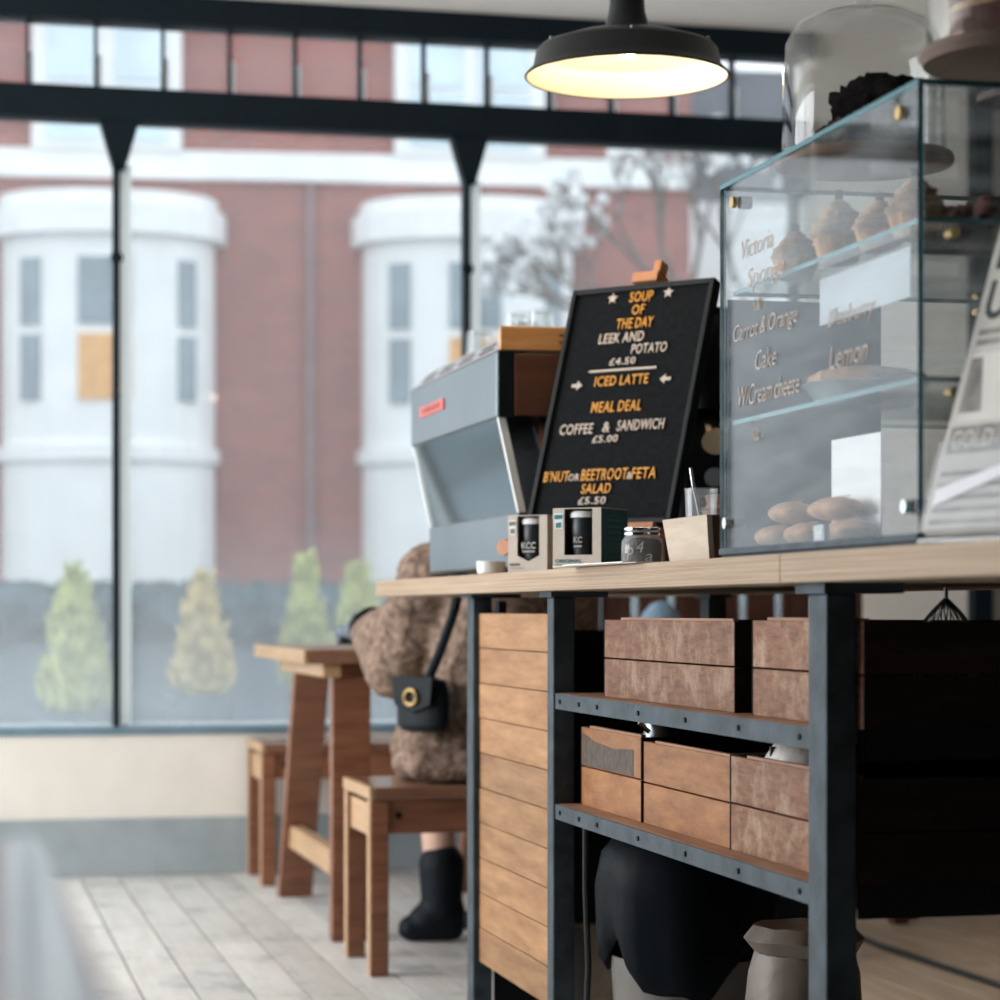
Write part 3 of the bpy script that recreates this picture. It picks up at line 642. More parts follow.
# local x along the board, +y towards the machine
def leanbox(name, mat, x0, x1, d0, d1, h0, h1, par, bevel=0):
    bot = [lean(x0, d0, h0), lean(x1, d0, h0), lean(x1, d1, h0), lean(x0, d1, h0)]; top = [lean(x0, d0, h1), lean(x1, d0, h1), lean(x1, d1, h1), lean(x0, d1, h1)]
    return MB().hexa(bot, top).build(name, mat, par, bevel=bevel)
leanbox('ledge', 'easel_wood', BW*.1, BW*.9, -.012, .05, -.014, -.001, eb)
for x in (BW*.16, BW*.78): leanbox('front_leg', 'easel_wood', x, x + .02, .026, .042, -.085, BH*.9, eb, .001)
leanbox('mast', 'easel_wood', BW*.47, BW*.57, .026, .042, -.0, BH + .012, eb, .001)
leanbox('top_clamp', 'easel_wood', BW*.39, BW*.57, .006, .05, BH + .0125, BH + .034, eb, .002)
leanbox('clamp_screw', 'easel_wood', BW*.52, BW*.57, .012, .04, BH + .034, BH + .060, eb, .002)
MB().hexa([(BW*.5, .205, 0), (BW*.56, .205, 0), (BW*.56, .220, 0), (BW*.5, .220, 0)], [(BW*.5, .165, .33), (BW*.56, .165, .33), (BW*.56, .180, .33), (BW*.5, .180, .33)]).build('back_leg', 'easel_wood', eb)
lbd = thing('letter_board', 'black felt letter menu board with orange and white letters', 'menu board', (1.1427, 4.6604, TOPZ + .0955), R(-49.5))
lbd.rotation_euler = Euler((-AL, 0, R(-49.5)), 'XYZ')
fwid = .011
MB().box(fwid, BW - fwid, .004, .018, fwid, BH - fwid).build('felt', 'felt_black', lbd)
for n_, a in (('frame_side', (0, fwid, 0, BH)), ('frame_side', (BW - fwid, BW, 0, BH)), ('frame_rail', (fwid, BW - fwid, 0, fwid)), ('frame_rail', (fwid, BW - fwid, BH - fwid, BH))):
    MB().box(a[0], a[1], -.006, .022, a[2], a[3]).build(n_, 'board_frame', lbd, bevel=.002)
mb = MB(); z = fwid + .003
while z < BH - fwid - .003: mb.box(fwid, BW - fwid, .0015, .0045, z, z + .0036); z += .0056
mb.build('felt_ribs', 'felt_black', lbd, kind='stuff')
def t_(body, u0, u1, v0, v1, mat, bold=.010): text(body, 'lettering', mat, lbd, u0*K, v0*K, (u1 - u0)*K, (v1 - v0)*K, depth=.0018, bold=bold, shear=.0, track=1.10)
OR, WH = 'letter_orange', 'letter_white'
t_('SOUP', .1392, .1928, .4643, .4866, OR); t_('OF', .150, .1785, .4369, .4582, OR); t_('THE DAY', .1196, .2042, .4085, .4303, OR)
t_('LEEK AND', .085, .1895, .3795, .4005, WH); t_('POTATO', .1665, .2475, .3528, .3735, WH); t_('£4.50', .1206, .1805, .3318, .3465, WH, .010)
t_('ICED LATTE', .0948, .2188, .2885, .3093, OR); t_('MEAL DEAL', .0992, .2140, .2330, .2553, OR)
t_('COFFEE', .034, .1118, .1892, .2112, WH); t_('&', .1345, .1512, .1908, .2118, WH); t_('SANDWICH', .1677, .2737, .1918, .2138, WH); t_('£5.00', .1158, .1743, .1696, .1843, WH, .010)
t_("B'NUT", .0185, .0768, .0912, .1135, OR); t_('OR', .0760, .1024, .0920, .1064, WH); t_('BEETROOT', .1062, .2119, .0912, .1150, OR); t_('&', .2115, .2232, .0912, .1062, WH); t_('FETA', .2225, .2768, .0915, .1141, OR)
t_('SALAD', .1130, .1803, .0646, .0845, OR); t_('£5.50', .1108, .1737, .0424, .0573, WH, .010)
MB().box(.0762*K, .2318*K, -.0015, .0015, .3190*K, .3232*K).build('divider_bar', WH, lbd)
def star(u, v, r):
    pts = []
    for k in range(10): a = PI/2 + k*PI/5; q = r if k % 2 == 0 else r*.45; pts.append((u*K + q*math.cos(a), v*K + q*math.sin(a)))
    MB().prism(pts, -.0015, .0015).build('star', WH, lbd)
star(.098, .4762, .0125); star(.2270, .4785, .0125)
def arrow(u, v, sgn):
    q = lambda a, b_: (u*K + a*sgn, v*K + b_)
    pts = [q(-.012, .0035), q(.001, .0035), q(.001, .0105), q(.0135, 0), q(.001, -.0105), q(.001, -.0035), q(-.012, -.0035)]
    MB().prism(pts, -.0015, .0015).build('arrow', WH, lbd)
arrow(.0528, .2930, 1); arrow(.2580, .2953, -1)

# ================================================================== SMALL THINGS ON THE COUNTER
def cupbox(name, label, loc, wid, dep, hgt, kind):
    t = thing(name, label, 'box', loc, R(-42), 'boxed reusable coffee cups')
    # window opening in the front card: left, right, bottom strips around the hole
    wx0, wx1, wz0 = (wid*.24, wid*.80, hgt*.20) if kind == 'brew' else (wid*.24, wid*.82, hgt*.24)
    th = .0015
    MB().box(0, wx0, 0, th, 0, hgt).build('front_card', 'card_kraft', t)
    MB().box(wx1, wid, 0, th, 0, hgt).build('front_card', 'card_kraft', t)
    if kind == 'brew': MB().prism([(wx0, 0), (wx1, 0), (wx1, hgt*.30), ((wx0+wx1)/2, hgt*.20), (wx0, hgt*.30)], 0, th).build('front_card', 'card_kraft', t)
    else: MB().box(wx0, wx1, 0, th, 0, wz0).build('front_card', 'card_kraft', t)
    MB().box(th, wid - th, dep - th, dep, 0, hgt).build('back_card', 'card_kraft', t)
    MB().box(0, th, th, dep, 0, hgt).build('side_card', 'card_kraft', t)
    sd = MB().box(wid - th, wid, th, dep, 0, hgt).build('side_card', 'card_kraft' if kind == 'brew' else 'card_teal', t)
    MB().box(0, wid, 0, dep, hgt, hgt + th).build('lid_card', 'card_kraft', t)
    MB().box(th, wid - th, dep*.72, dep*.74, 0, hgt).build('liner_card', 'card_brown' if kind == 'brew' else 'card_black', t)
    cx = (wx0 + wx1) / 2 - wid*.01; r = wid * .285
    cup = MB().lathe([(r*.82, .004), (r*.95, hgt*.55), (r, hgt*.58), (r, hgt*.66), (r*1.0, hgt*.9), (r*.9, hgt*.93)], 28).build('cup', 'card_black', t, smooth=True, loc=(cx, r + .0035, 0))
    MB().lathe([(r*1.05, hgt*.86), (r*1.05, hgt*.93), (r*.9, hgt*.965), (r*.3, hgt*.97)], 28).build('cup_lid', 'paper_white', cup, smooth=True)
    yb = .0035
    if kind == 'brew':
        text('KCC', 'cup_logo', 'print_pale', t, cx - r*.62, hgt*.42, r*1.25, hgt*.12, depth=.0006, bold=.03, loc=(0, yb - .001, 0)); MB().box(cx - r*.55, cx + r*.55, yb - .0016, yb - .0006, hgt*.36, hgt*.39).build('cup_print', 'print_pale', t)
    else: text('KC', 'cup_logo', 'print_pale', t, cx - r*.35, hgt*.44, r*.6, hgt*.10, depth=.0006, bold=.02, loc=(0, yb - .001, 0)); MB().box(cx - r*.35, cx + r*.25, yb - .0016, yb - .0006, hgt*.37, hgt*.395).build('cup_print', 'print_pale', t)
    pr = 'print_grey' if kind == 'brew' else 'print_teal'
    text('BREW' if kind == 'brew' else 'ORIGINAL', 'box_lettering', pr, t, wid*.05, hgt*.115, wid*(.26 if kind == 'brew' else .56), hgt*.055, depth=.0004, bold=.02, loc=(0, -.0003, 0))
    MB().box(wid*.05, wid*.42, -.0006, .0003, hgt*.075, hgt*.085).build('fine_print', pr, t)
    # footprint-like cup emblem, upper left
    ex, ez = wid*.12, hgt*.80
    MB().prism([(ex - wid*.105, ez + hgt*.13), (ex + wid*.105, ez + hgt*.13), (ex + wid*.09, ez - hgt*.13), (ex - wid*.07, ez - hgt*.13)], -.0007, .0004).build('emblem', 'paper_white', t)
    MB().prism([(ex - wid*.085, ez + hgt*.105), (ex + wid*.085, ez + hgt*.105), (ex + wid*.085, ez + hgt*.04), (ex - wid*.085, ez + hgt*.03)], -.0012, .0).build('emblem_lid', pr, t)
    MB().prism([(ex - wid*.06, ez - hgt*.03), (ex + wid*.06, ez - hgt*.02), (ex + wid*.055, ez - hgt*.11), (ex - wid*.05, ez - hgt*.11)], -.0012, .0).build('emblem_cup', pr, t)
    if kind != 'brew':                                 # printed panel on the teal side
        for k, (z, q) in enumerate(((.80, .5), (.69, .56), (.60, .42), (.50, .60), (.42, .5), (.36, .5), (.30, .4), (.20, .56), (.13, .56))):
            MB().box(wid - .0002, wid + .0005, dep*(.5 - q/2), dep*(.5 + q/2), hgt*z, hgt*(z + (.035 if k < 3 else .014))).build('fine_print', 'print_teal', sd)
        rr = []
        for a in range(0, 181, 20): rr.append((dep*.5 + dep*.36*math.cos(R(a)), hgt*.70 + hgt*.20*math.sin(R(a))))
        pts = [(wid + .0003, dep*.86, hgt*.12)] + [(wid + .0003, *p) for p in rr] + [(wid + .0003, dep*.14, hgt*.12)]
        MB().tube(pts, .0007, n=5).build('printed_arch', 'print_teal', sd)
    return t
c42 = (math.cos(R(-42)), math.sin(R(-42)))
cupbox('cup_box', 'kraft cup box with brown lettering and black cup, next to the espresso machine', (1.058, 4.467, TOPZ), .0846, .085, .108, 'brew')
cupbox('cup_box', 'cup box with teal side panel and teal lettering, beside the mason jar', (1.0555, 4.112, TOPZ), .095, .107, .107, 'orig')
rk = thing('ramekin', 'small white ramekin at the foot of the espresso machine', 'dish', (1.078, 4.70, TOPZ))
MB().lathe([(.024, 0), (.028, .004), (.029, .026), (.027, .026), (.026, .006)], 24).build('bowl', 'ceramic', rk, smooth=True); MB().lathe([(.0298, .0225), (.0305, .0245), (.0298, .0265), (.027, .0265)], 24).build('rim', 'ceramic', rk, smooth=True)
lf = thing('leaflet', 'folded paper leaflet lying over the counter edge by the cup boxes', 'leaflet', (1.028, 3.50, TOPZ + .0005), R(4))
MB().box(0, .10, 0, .40, 0, .0012).build('lower_sheet', 'card_kraft', lf); MB().box(-.003, .09, .05, .34, .0014, .0028).build('upper_sheet', 'paper_white', lf)
jr = thing('mason_jar', 'small glass mason jar of coffee beans with chalk writing', 'jar', (1.098, 3.70, TOPZ))
MB().lathe([(.030, .001), (.034, .006), (.034, .038), (.028, .046), (.027, .062), (.0255, .062), (.0262, .046), (.032, .036), (.032, .007)], 28, closed=False).build('glass', 'clear_glass', jr, smooth=True)
MB().lathe([(.0305, .0035), (.0312, .02), (.031, .036), (.026, .042), (.005, .045)], 24, jit=.015).build('beans', 'coffee_beans', jr, smooth=True)
MB().lathe([(.0285, .0485), (.0295, .049), (.0295, .0525), (.0285, .053)], 28).build('screw_ring', 'chrome', jr, smooth=True); MB().lathe([(.0285, .056), (.0295, .0565), (.0295, .060), (.0285, .0605)], 28).build('screw_ring', 'chrome', jr, smooth=True)
text('P', 'jar_writing', 'letter_white', jr, -.024, .008, .011, .020, depth=.0004, shear=.2, loc=(-.012, -.0325, 0), rot=(0, 0, R(-38)))
text('4', 'jar_writing', 'letter_white', jr, -.006, .020, .012, .018, depth=.0004, shear=.2, loc=(-.014, -.0335, 0), rot=(0, 0, R(-22)))
text('a', 'jar_writing', 'letter_white', jr, .006, .006, .012, .012, depth=.0004, shear=.2, loc=(-.012, -.0345, 0), rot=(0, 0, R(-8)))
tb = thing('wooden_trough', 'pale tapered wooden trough next to the glass display case', 'box', (1.06, 3.252, TOPZ))
TL, TD, TH = .214, .09, .064
def trough():
    a = .012
    MB().hexa([(.008, a, 0), (.008, TL - a, 0), (.016, TL - a, 0), (.016, a, 0)], [(0, 0, TH), (0, TL, TH), (.008, TL, TH), (.008, 0, TH)]).build('long_side', 'pot_wood', tb)
    MB().hexa([(TD - .016, a, 0), (TD - .016, TL - a, 0), (TD - .008, TL - a, 0), (TD - .008, a, 0)], [(TD - .008, 0, TH), (TD - .008, TL, TH), (TD, TL, TH), (TD, 0, TH)]).build('long_side', 'pot_wood', tb)
    for s_ in (0, 1):
        y0, y1 = (a, a + .006) if s_ == 0 else (TL - a - .006, TL - a); t0, t1 = (.0, .006) if s_ == 0 else (TL - .006, TL)
        MB().hexa([(.0165, y0, .0), (TD - .0165, y0, .0), (TD - .0165, y1, .0), (.0165, y1, .0)], [(.0085, t0, TH), (TD - .0085, t0, TH), (TD - .0085, t1, TH), (.0085, t1, TH)]).build('end_side', 'walnut', tb)  # darker wood puts the shade of the end faces into their colour
    MB().box(.017, TD - .017, a + .007, TL - a - .007, 0, .005).build('bottom', 'pot_wood', tb)
trough()
tu = thing('cutlery_glass', 'straight glass holding a spoon behind the wooden trough', 'glass', (1.155, 3.57, TOPZ))
MB().lathe([(.022, .001), (.026, .118), (.0245, .118), (.0205, .006)], 24).build('glass', 'clear_glass', tu, smooth=True)
sp_ = thing('spoon', 'steel spoon handle standing in the glass behind the wooden trough', 'spoon', (1.155, 3.57, TOPZ + .008), R(-13))
MB().tube([(.012, 0, 0), (.0, 0, .06), (-.012, 0, .115), (-.016, 0, .142)], .0035, n=10).build('handle', 'chrome', sp_, smooth=True); MB().ball((.014, 0, .008), .009, 10, (.4, 1, 1.2)).build('bowl', 'chrome', sp_, smooth=True)
jg = thing('brown_jug', 'glazed brown pottery jar half behind the glass case edge', 'jar', (1.245, 3.735, TOPZ))
MB().lathe([(.028, 0), (.040, .03), (.042, .06), (.034, .09), (.026, .100), (.027, .108), (.031, .115), (.028, .116), (.022, .10)], 28).build('body', 'pot_brown', jg, smooth=True)
MB().lathe([(.0345, .091), (.036, .093), (.0345, .095)], 28).build('neck_ring', 'pot_brown', jg, smooth=True)

# ================================================================== GLASS DISPLAY CASE
CX0, CX1, CY0, CY1, CZ0, CZ1 = 1.065, 1.505, 2.507, 3.207, .987, 1.496
dc = thing('display_case', 'glass cake display case with steel base on the counter', 'display case', (CX0, CY0, TOPZ))
W_, L_, H0, H1 = CX1 - CX0, CY1 - CY0, CZ0 - TOPZ, CZ1 - TOPZ
MB().box(.002, W_, .0, L_, 0, .005).build('base_plate', 'machine_black', dc); MB().box(-.002, .010, 0, L_, .005, H0).build('base_rail', 'raw_steel', dc, bevel=.001)
MB().box(.012, W_ - .012, .002, .012, .005, H0).build('base_rail', 'raw_steel', dc); MB().box(.0, W_, .012, L_, .0052, H0 - .001).build('base_board', 'machine_steel', dc)
def pane(n_, *a): return MB().box(*a, mi=0, edge=1).build(n_, ['case_glass', 'glass_edge'], dc)
pane('side_pane', 0, .006, 0, L_, H0, H1 - .0065); pane('front_pane', .0065, W_ - .006, 0, .006, H0, H1 - .0065); pane('back_pane', .0065, W_, L_ - .006, L_, H0, H1 - .0065); pane('top_pane', 0, W_, 0, L_, H1 - .006, H1)
for z in (1.345 - TOPZ, 1.165 - TOPZ):
    MB().box(.012, W_ - .02, .02, L_ - .02, z - .006, z, mi=0, edge=1).build('glass_shelf', ['shelf_glass', 'glass_edge'], dc)
    for y in (.012, L_ - .03):
        for x in (.05, W_ - .06): MB().cyl((x, y, z - .018), (x, y + .018, z - .018), .006, n=12).build('shelf_pin', 'brass', dc)
MB().box(.008, .235, L_ - .014, L_ - .008, H0, 1.335 - TOPZ).build('backing_panel', 'slate_panel', dc)
for y, z in ((3.14, 1.462), (2.553, 1.466), (3.172, 1.022), (2.536, 1.018)):
    st_ = MB().cyl((-.006, y - CY0, z - TOPZ), (.0, y - CY0, z - TOPZ), .008, n=16).build('bolt', 'brass' if z > 1.2 else 'chrome', dc, smooth=True)
    MB().cyl((.006, y - CY0, z - TOPZ), (.022, y - CY0, z - TOPZ), .009, n=16).build('standoff', 'machine_black', st_)
def chalk(body, ya, yb, z, h, sh=.25):
    t = text(body, 'pen_writing', 'pen_white', dc, 0, 0, ya - yb, h, depth=.0003, shear=sh, bold=-.004, loc=(-.0006, ya - CY0, z - TOPZ), rot=(R(0), 0, R(-90)))
    return t
chalk('Victoria', 3.112, 2.985, 1.378, .026); chalk('Sponge', 3.09, 2.942, 1.330, .032)
chalk('@', 3.065, 3.03, 1.302, .018, 0); chalk('Carrot & Orange', 3.145, 2.893, 1.262, .030); chalk('Cake', 3.055, 2.972, 1.222, .026); chalk('W/Cream cheese', 3.125, 2.885, 1.178, .028)
chalk('Blueberry', 2.785, 2.632, 1.242, .028); chalk('Lemon', 2.78, 2.655, 1.196, .028); chalk('@', 3.07, 3.035, 1.128, .016, 0)

def cupcake(x, y, z, r, h, tilt, label):
    t = thing('cupcake', label, 'cupcake', (x, y, z), random.uniform(0, 6), 'cupcakes on the upper glass shelf')
    MB().lathe([(r*.72, 0), (r, h*.38), (r*.95, h*.40)], 22, jit=.03).build('wrapper', 'sponge', t)
    fr_ = MB().lathe([(r*1.0, h*.40), (r*1.12, h*.48), (r*.95, h*.56), (r*1.0, h*.62), (r*.72, h*.70), (r*.76, h*.77), (r*.45, h*.86), (r*.42, h*.91), (r*.12, h)], 22, jit=.08).build('frosting', 'frosting', t, smooth=True)
    MB().hexa([(-.004, -.004, h*.95), (.004, -.004, h*.95), (.004, .004, h*.95), (-.004, .004, h*.95)], [(-.005 + tilt, -.003, h*1.14), (.003 + tilt, -.003, h*1.14), (.003 + tilt, .003, h*1.14), (-.005 + tilt, .003, h*1.14)]).build('chocolate_tip', 'dark_chocolate', fr_)
SZ1, SZ2 = 1.3455, 1.1655
cupcake(1.122, 3.055, SZ1, .031, .066, .004, 'shorter frosted cupcake at the window end of the upper glass shelf')
cupcake(1.125, 2.905, SZ1, .034, .084, 0, 'tallest swirl-frosted cupcake in the middle of the upper glass shelf')
cupcake(1.135, 2.79, SZ1, .032, .064, .003, 'brown cupcake right of the tallest one on the upper glass shelf')
cupcake(1.14, 2.69, SZ1, .034, .075, .003, 'frosted cupcake nearest the front pane on the upper glass shelf')
ty = thing('chocolate_tray', 'dark tray of chocolate balls on the upper glass shelf', 'tray', (1.31, 2.70, SZ1))
MB().box(-.13, .13, -.10, .10, 0, .005).build('tray_base', 'machine_black', ty)
for a in ((-.13, .13, -.10, -.094), (-.13, .13, .094, .10), (-.13, -.124, -.094, .094), (.124, .13, -.094, .094)): MB().box(a[0], a[1], a[2], a[3], .005, .018).build('tray_lip', 'machine_black', ty)
bm_ = None
for i in range(7):
    for j in range(5):
        if bm_ is None: o = MB().ball((0, 0, 0), .0185, 10, jit=.06).build('chocolate_ball', 'red_velvet', None, smooth=True); bm_ = o.data
        else: o = bpy.data.objects.new('chocolate_ball', bm_); COL.objects.link(o)
        o.location = (1.31 - .105 + i * .035, 2.70 - .072 + j * .036, SZ1 + .025 + random.uniform(0, .016)); o.rotation_euler = (random.random()*3, random.random()*3, 0)
        tag(o, 'round dark chocolate ball in the tray on the upper glass shelf', 'chocolate', 'chocolate balls in the tray')
ta = thing('crumble_tart', 'long crumble tart in a grey tin on the lower glass shelf', 'tart', (1.175, 2.94, SZ2), R(8))
MB().lathe([(.060, 0), (.080, .028), (.083, .030), (.078, .031), (.06, .006)], 28).build('tin', 'tin', ta, smooth=True)
MB().lathe([(.0775, .0305), (.075, .040), (.055, .048), (.03, .052), (.005, .050)], 26, jit=.07).build('crumble', 'crust', ta, smooth=True)
for (x, y, lb_) in ((1.30, 2.62, 'dark loaf cake on the lower glass shelf behind the front pane'), (1.42, 2.66, 'reddish loaf cake on the lower glass shelf farthest from customers')):
    t = thing('loaf_cake', lb_, 'cake', (x, y, SZ2), 0, 'loaf cakes on the lower glass shelf')
    MB().lathe([(.035, 0), (.042, .04), (.045, .05)], 20, jit=.02).build('loaf', 'choc_crumb', t, smooth=True); MB().lathe([(.047, .05), (.05, .062), (.035, .082), (.01, .088)], 20, jit=.05).build('crust_top', 'red_velvet', t, smooth=True)
k = 0
names_ = ['bread roll at the window end of the bottom row in the case', 'bread roll in the middle of the bottom row in the case', 'bread roll at the near end of the bottom row in the case', 'bread roll on top of the stack at the window end of the case', 'longest bread roll on top of the stack beside the white card']
for (x, y, z, l, lb_) in ((1.125, 3.135, 0, .048, names_[0]), (1.13, 3.03, 0, .048, names_[1]), (1.14, 2.905, 0, .065, names_[2]), (1.13, 3.09, .031, .05, names_[3]), (1.14, 2.955, .031, .068, names_[4])):
    t = thing('bread_roll', lb_, 'bread', (x, y, CZ0 + z), 0, 'rolls on the case floor')
    MB().ball((0, 0, .0155), .0155, 16, (2.0, l/.0155, 1), jit=.01).build('roll', 'crust', t, smooth=True); MB().box(-.002, .002, -l*.7, l*.7, .0302, .0312).build('slash', 'sponge', t)
pc = thing('price_card', 'tall blank white card standing behind the bread rolls in the case', 'card', (1.165, 3.035, CZ0), R(-88)); MB().box(0, .16, 0, .0015, 0, .142).build('card', 'paper_white', pc); MB().box(.01, .05, .002, .02, 0, .003).build('card_foot', 'paper_white', pc)
ps = thing('price_sheet', 'pale sheet hanging under the upper glass shelf of the case', 'card', (1.118, 2.955, 1.272), R(-90)); MB().box(0, .30, 0, .0012, 0, .060).build('sheet', 'card_dull', ps); MB().box(.0, .30, .0013, .006, .060, .0655).build('clip_strip', 'clear_glass', ps)
pl = thing('label_block', 'small label block on the case floor in front of the rolls', 'label', (1.083, 2.885, CZ0), R(-90)); MB().box(0, .036, 0, .008, 0, .022).build('block', 'tin', pl); text('loaf', 'label_lettering', 'paper_white', pl, .006, .004, .024, .014, depth=.0004, bold=.02, loc=(0, -.0003, 0))

# glass dome with chocolate cake on the case
TZ = CZ1
pd = thing('cake_dome', 'clear glass cake dome on a wooden board on top of the display case', 'cake dome', (1.205, 3.02, TZ))
MB().lathe([(.0, 0), (.118, 0), (.120, .006), (.118, .012), (.0, .012)], 40, closed=False).build('board', 'crate_tan', pd, smooth=True)
MB().lathe([(.108, .012), (.109, .02), (.108, .13), (.104, .165), (.090, .19), (.062, .205), (.03, .210), (.012, .212), (.012, .209), (.03, .207), (.060, .202), (.088, .187), (.101, .163), (.105, .13), (.105, .012)], 48, closed=False).build('dome', 'dome_glass', pd, smooth=True)
MB().lathe([(.010, .212), (.009, .222), (.02, .235), (.02, .25), (.01, .256), (.001, .256)], 24).build('knob', 'dome_glass', pd, smooth=True)
def crumb_block(name, size, mat, par, loc, cells=10, amp=.004):
    bm = bmesh.new(); bmesh.ops.create_cube(bm, size=1); bmesh.ops.subdivide_edges(bm, edges=bm.edges, cuts=cells, use_grid_fill=True)
    for v in bm.verts: v.co = Vector((v.co.x*size[0], v.co.y*size[1], v.co.z*size[2])) + Vector((random.uniform(-1, 1), random.uniform(-1, 1), random.uniform(-1, 1))) * amp
    me = bpy.data.meshes.new(name); bm.to_mesh(me); bm.free(); o = bpy.data.objects.new(name, me); COL.objects.link(o); me.materials.append(M[mat]); o.parent = par; o.location = loc; return o
ck = thing('chocolate_cake', 'dark crumbly chocolate cake under the glass dome', 'cake', (1.20, 3.02, TZ + .0125))
crumb_block('upper_layer', (.075, .135, .052), 'dark_chocolate', ck, (.012, -.022, .064)); crumb_block('lower_layer', (.11, .15, .034), 'choc_crumb', ck, (0, 0, .0195), amp=.0025)
cs = thing('cake_stand', 'wooden cake stand at the near end of the display case top', 'cake stand', (1.232, 2.60, TZ))
MB().lathe([(.0, 0), (.05, 0), (.05, .008), (.018, .016), (.016, .034), (.04, .040), (.112, .045), (.118, .055), (.115, .062), (.0, .062)], 40, closed=False).build('stand', 'stand_wood', cs, smooth=True)
MB().lathe([(.108, .0625), (.108, .20), (.09, .235), (.05, .25), (.0, .252), (.0, .249), (.05, .247), (.088, .232), (.105, .2), (.105, .0625)], 44, closed=False).build('dome', 'dome_glass', cs, smooth=True)
kc = thing('red_cake', 'round reddish brown cake under the dome on the wooden cake stand', 'cake', (1.238, 2.60, TZ + .063)); MB().lathe([(.085, 0), (.088, .03), (.087, .085), (.08, .09), (0.001, .092)], 32, jit=.015).build('sponge', 'red_velvet', kc, smooth=True); MB().lathe([(.0885, .038), (.090, .042), (.0885, .046)], 32).build('filling', 'frosting', kc, smooth=True)

# newspaper in a clear stand
NA = R(18); nr = R(-75)
ns = thing('acrylic_stand', 'clear acrylic stand holding the newspaper beside the display case', 'stand', (1.052, 2.47, TOPZ), nr)
def nl(x, d, h): return (x, d*math.cos(NA) + h*math.sin(NA), .012 + h*math.cos(NA) - d*math.sin(NA))
def nbox(name, mat, x0, x1, d0, d1, h0, h1, par): return MB().hexa([nl(x0, d0, h0), nl(x1, d0, h0), nl(x1, d1, h0), nl(x0, d1, h0)], [nl(x0, d0, h1), nl(x1, d0, h1), nl(x1, d1, h1), nl(x0, d1, h1)]).build(name, mat, par)
MB().box(-.002, .31, -.004, .16, 0, .008).build('base', 'plastic_sleeve', ns, bevel=.002)
nbox('back_sheet', 'plastic_sleeve', 0, .31, .012, .015, -.002, .33, ns); nbox('front_sheet', 'plastic_sleeve', 0, .31, -.006, -.003, 0, .105, ns)
npp = thing('newspaper', 'folded newspaper leaning in the clear stand at the near end of the counter', 'newspaper', (1.052, 2.47, TOPZ + .012), 0); npp.rotation_euler = Euler((-NA, 0, nr), 'XYZ')
MB().box(.003, .30, .004, .010, 0, .40).build('folded_pages', 'newsprint', npp); MB().box(.0, .30, .0, .0035, .004, .395).build('front_page', 'newsprint', npp)
text('BA', 'headline', 'news_ink', npp, .012, .312, .10, .050, depth=.0003, bold=.02, loc=(0, -.0003, 0)); text('UNZ', 'headline', 'news_ink', npp, .012, .250, .12, .048, depth=.0003, bold=.02, loc=(0, -.0003, 0))
for k in range(2): MB().box(.012, .26, -.0006, .0002, .232 - k*.012, .239 - k*.012).build('text_line', 'news_grey', npp)
MB().add([(.012, -.0004, .13), (.27, -.0004, .13), (.27, -.0004, .21), (.012, -.0004, .21), (.012, .0006, .13), (.27, .0006, .13), (.27, .0006, .21), (.012, .0006, .21)], [(0,1,2,3), (7,6,5,4), (0,4,5,1), (1,5,6,2), (2,6,7,3), (3,7,4,0)]).build('page_photo', 'news_pale', npp)
MB().add([(.012, -.0008, .14), (.05, -.0008, .14), (.03, -.0008, .205), (.012, -.0008, .205), (.012, .0, .14), (.05, .0, .14), (.03, .0, .205), (.012, .0, .205)], [(0,1,2,3), (7,6,5,4), (0,4,5,1), (1,5,6,2), (2,6,7,3), (3,7,4,0)]).build('page_photo', 'news_grey', npp)
MB().box(.008, .27, -.0006, .0002, .092, .124).build('caption_band', 'news_grey', npp); text('GOLD', 'caption', 'newsprint', npp, .014, .097, .07, .022, depth=.0003, bold=.02, loc=(0, -.0011, 0))
for k in range(5): MB().box(.010, .27, -.0006, .0002, .010 + k*.014, .015 + k*.014).build('text_line', 'news_grey', npp)
MB().add([(.012, -.0035, .03), (.13, -.0035, .065), (.128, -.0035, .078), (.012, -.0035, .05), (.012, -.0025, .03), (.13, -.0025, .065), (.128, -.0025, .078), (.012, -.0025, .05)], [(0,1,2,3), (7,6,5,4), (0,4,5,1), (1,5,6,2), (2,6,7,3), (3,7,4,0)]).build('loose_slip', 'paper_white', npp)

# ================================================================== PENDANT LAMP
LX, LY, LZ = 1.324, 4.569, 1.955
lm = thing('pendant_lamp', 'black enamel pendant lamp with cream inside hanging over the counter', 'lamp', (LX, LY, LZ))
MB().lathe([(.200, 0), (.203, .003), (.200, .007), (.186, .020), (.180, .052), (.172, .060), (.12, .078), (.062, .090), (.045, .098), (.036, .13), (.030, .21), (.028, .225), (.001, .228)], 56, closed=False).build('shade', 'lamp_black', lm, smooth=True)
MB().lathe([(.1985, .002), (.183, .021), (.177, .050), (.168, .057), (.118, .074), (.06, .086), (.042, .094), (.001, .10)], 56, closed=False).build('inner_lining', 'lamp_cream', lm, smooth=True)
MB().ball((0, 0, .066), .026, 16).build('bulb', 'bulb', lm, smooth=True); MB().cyl((0, 0, .228), (0, 0, ZC - LZ - .02), .004, n=8).build('cord', 'cable', lm); MB().lathe([(.05, ZC - LZ - .022), (.045, ZC - LZ - .002), (.001, ZC - LZ - .001)], 24).build('ceiling_rose', 'lamp_black', lm, smooth=True)
for k in range(6): MB().ball((.176*math.cos(k*PI/3 + .3), .176*math.sin(k*PI/3 + .3), .0585), .004, 8).build('rivet', 'tin', lm)
pl_ = bpy.data.lights.new('pendant_light', 'POINT'); pl_.energy = 1.8; pl_.color = (1, .78, .50); pl_.shadow_soft_size = .03
po = bpy.data.objects.new('pendant_light', pl_); COL.objects.link(po); po.location = (LX, LY, LZ + .03)

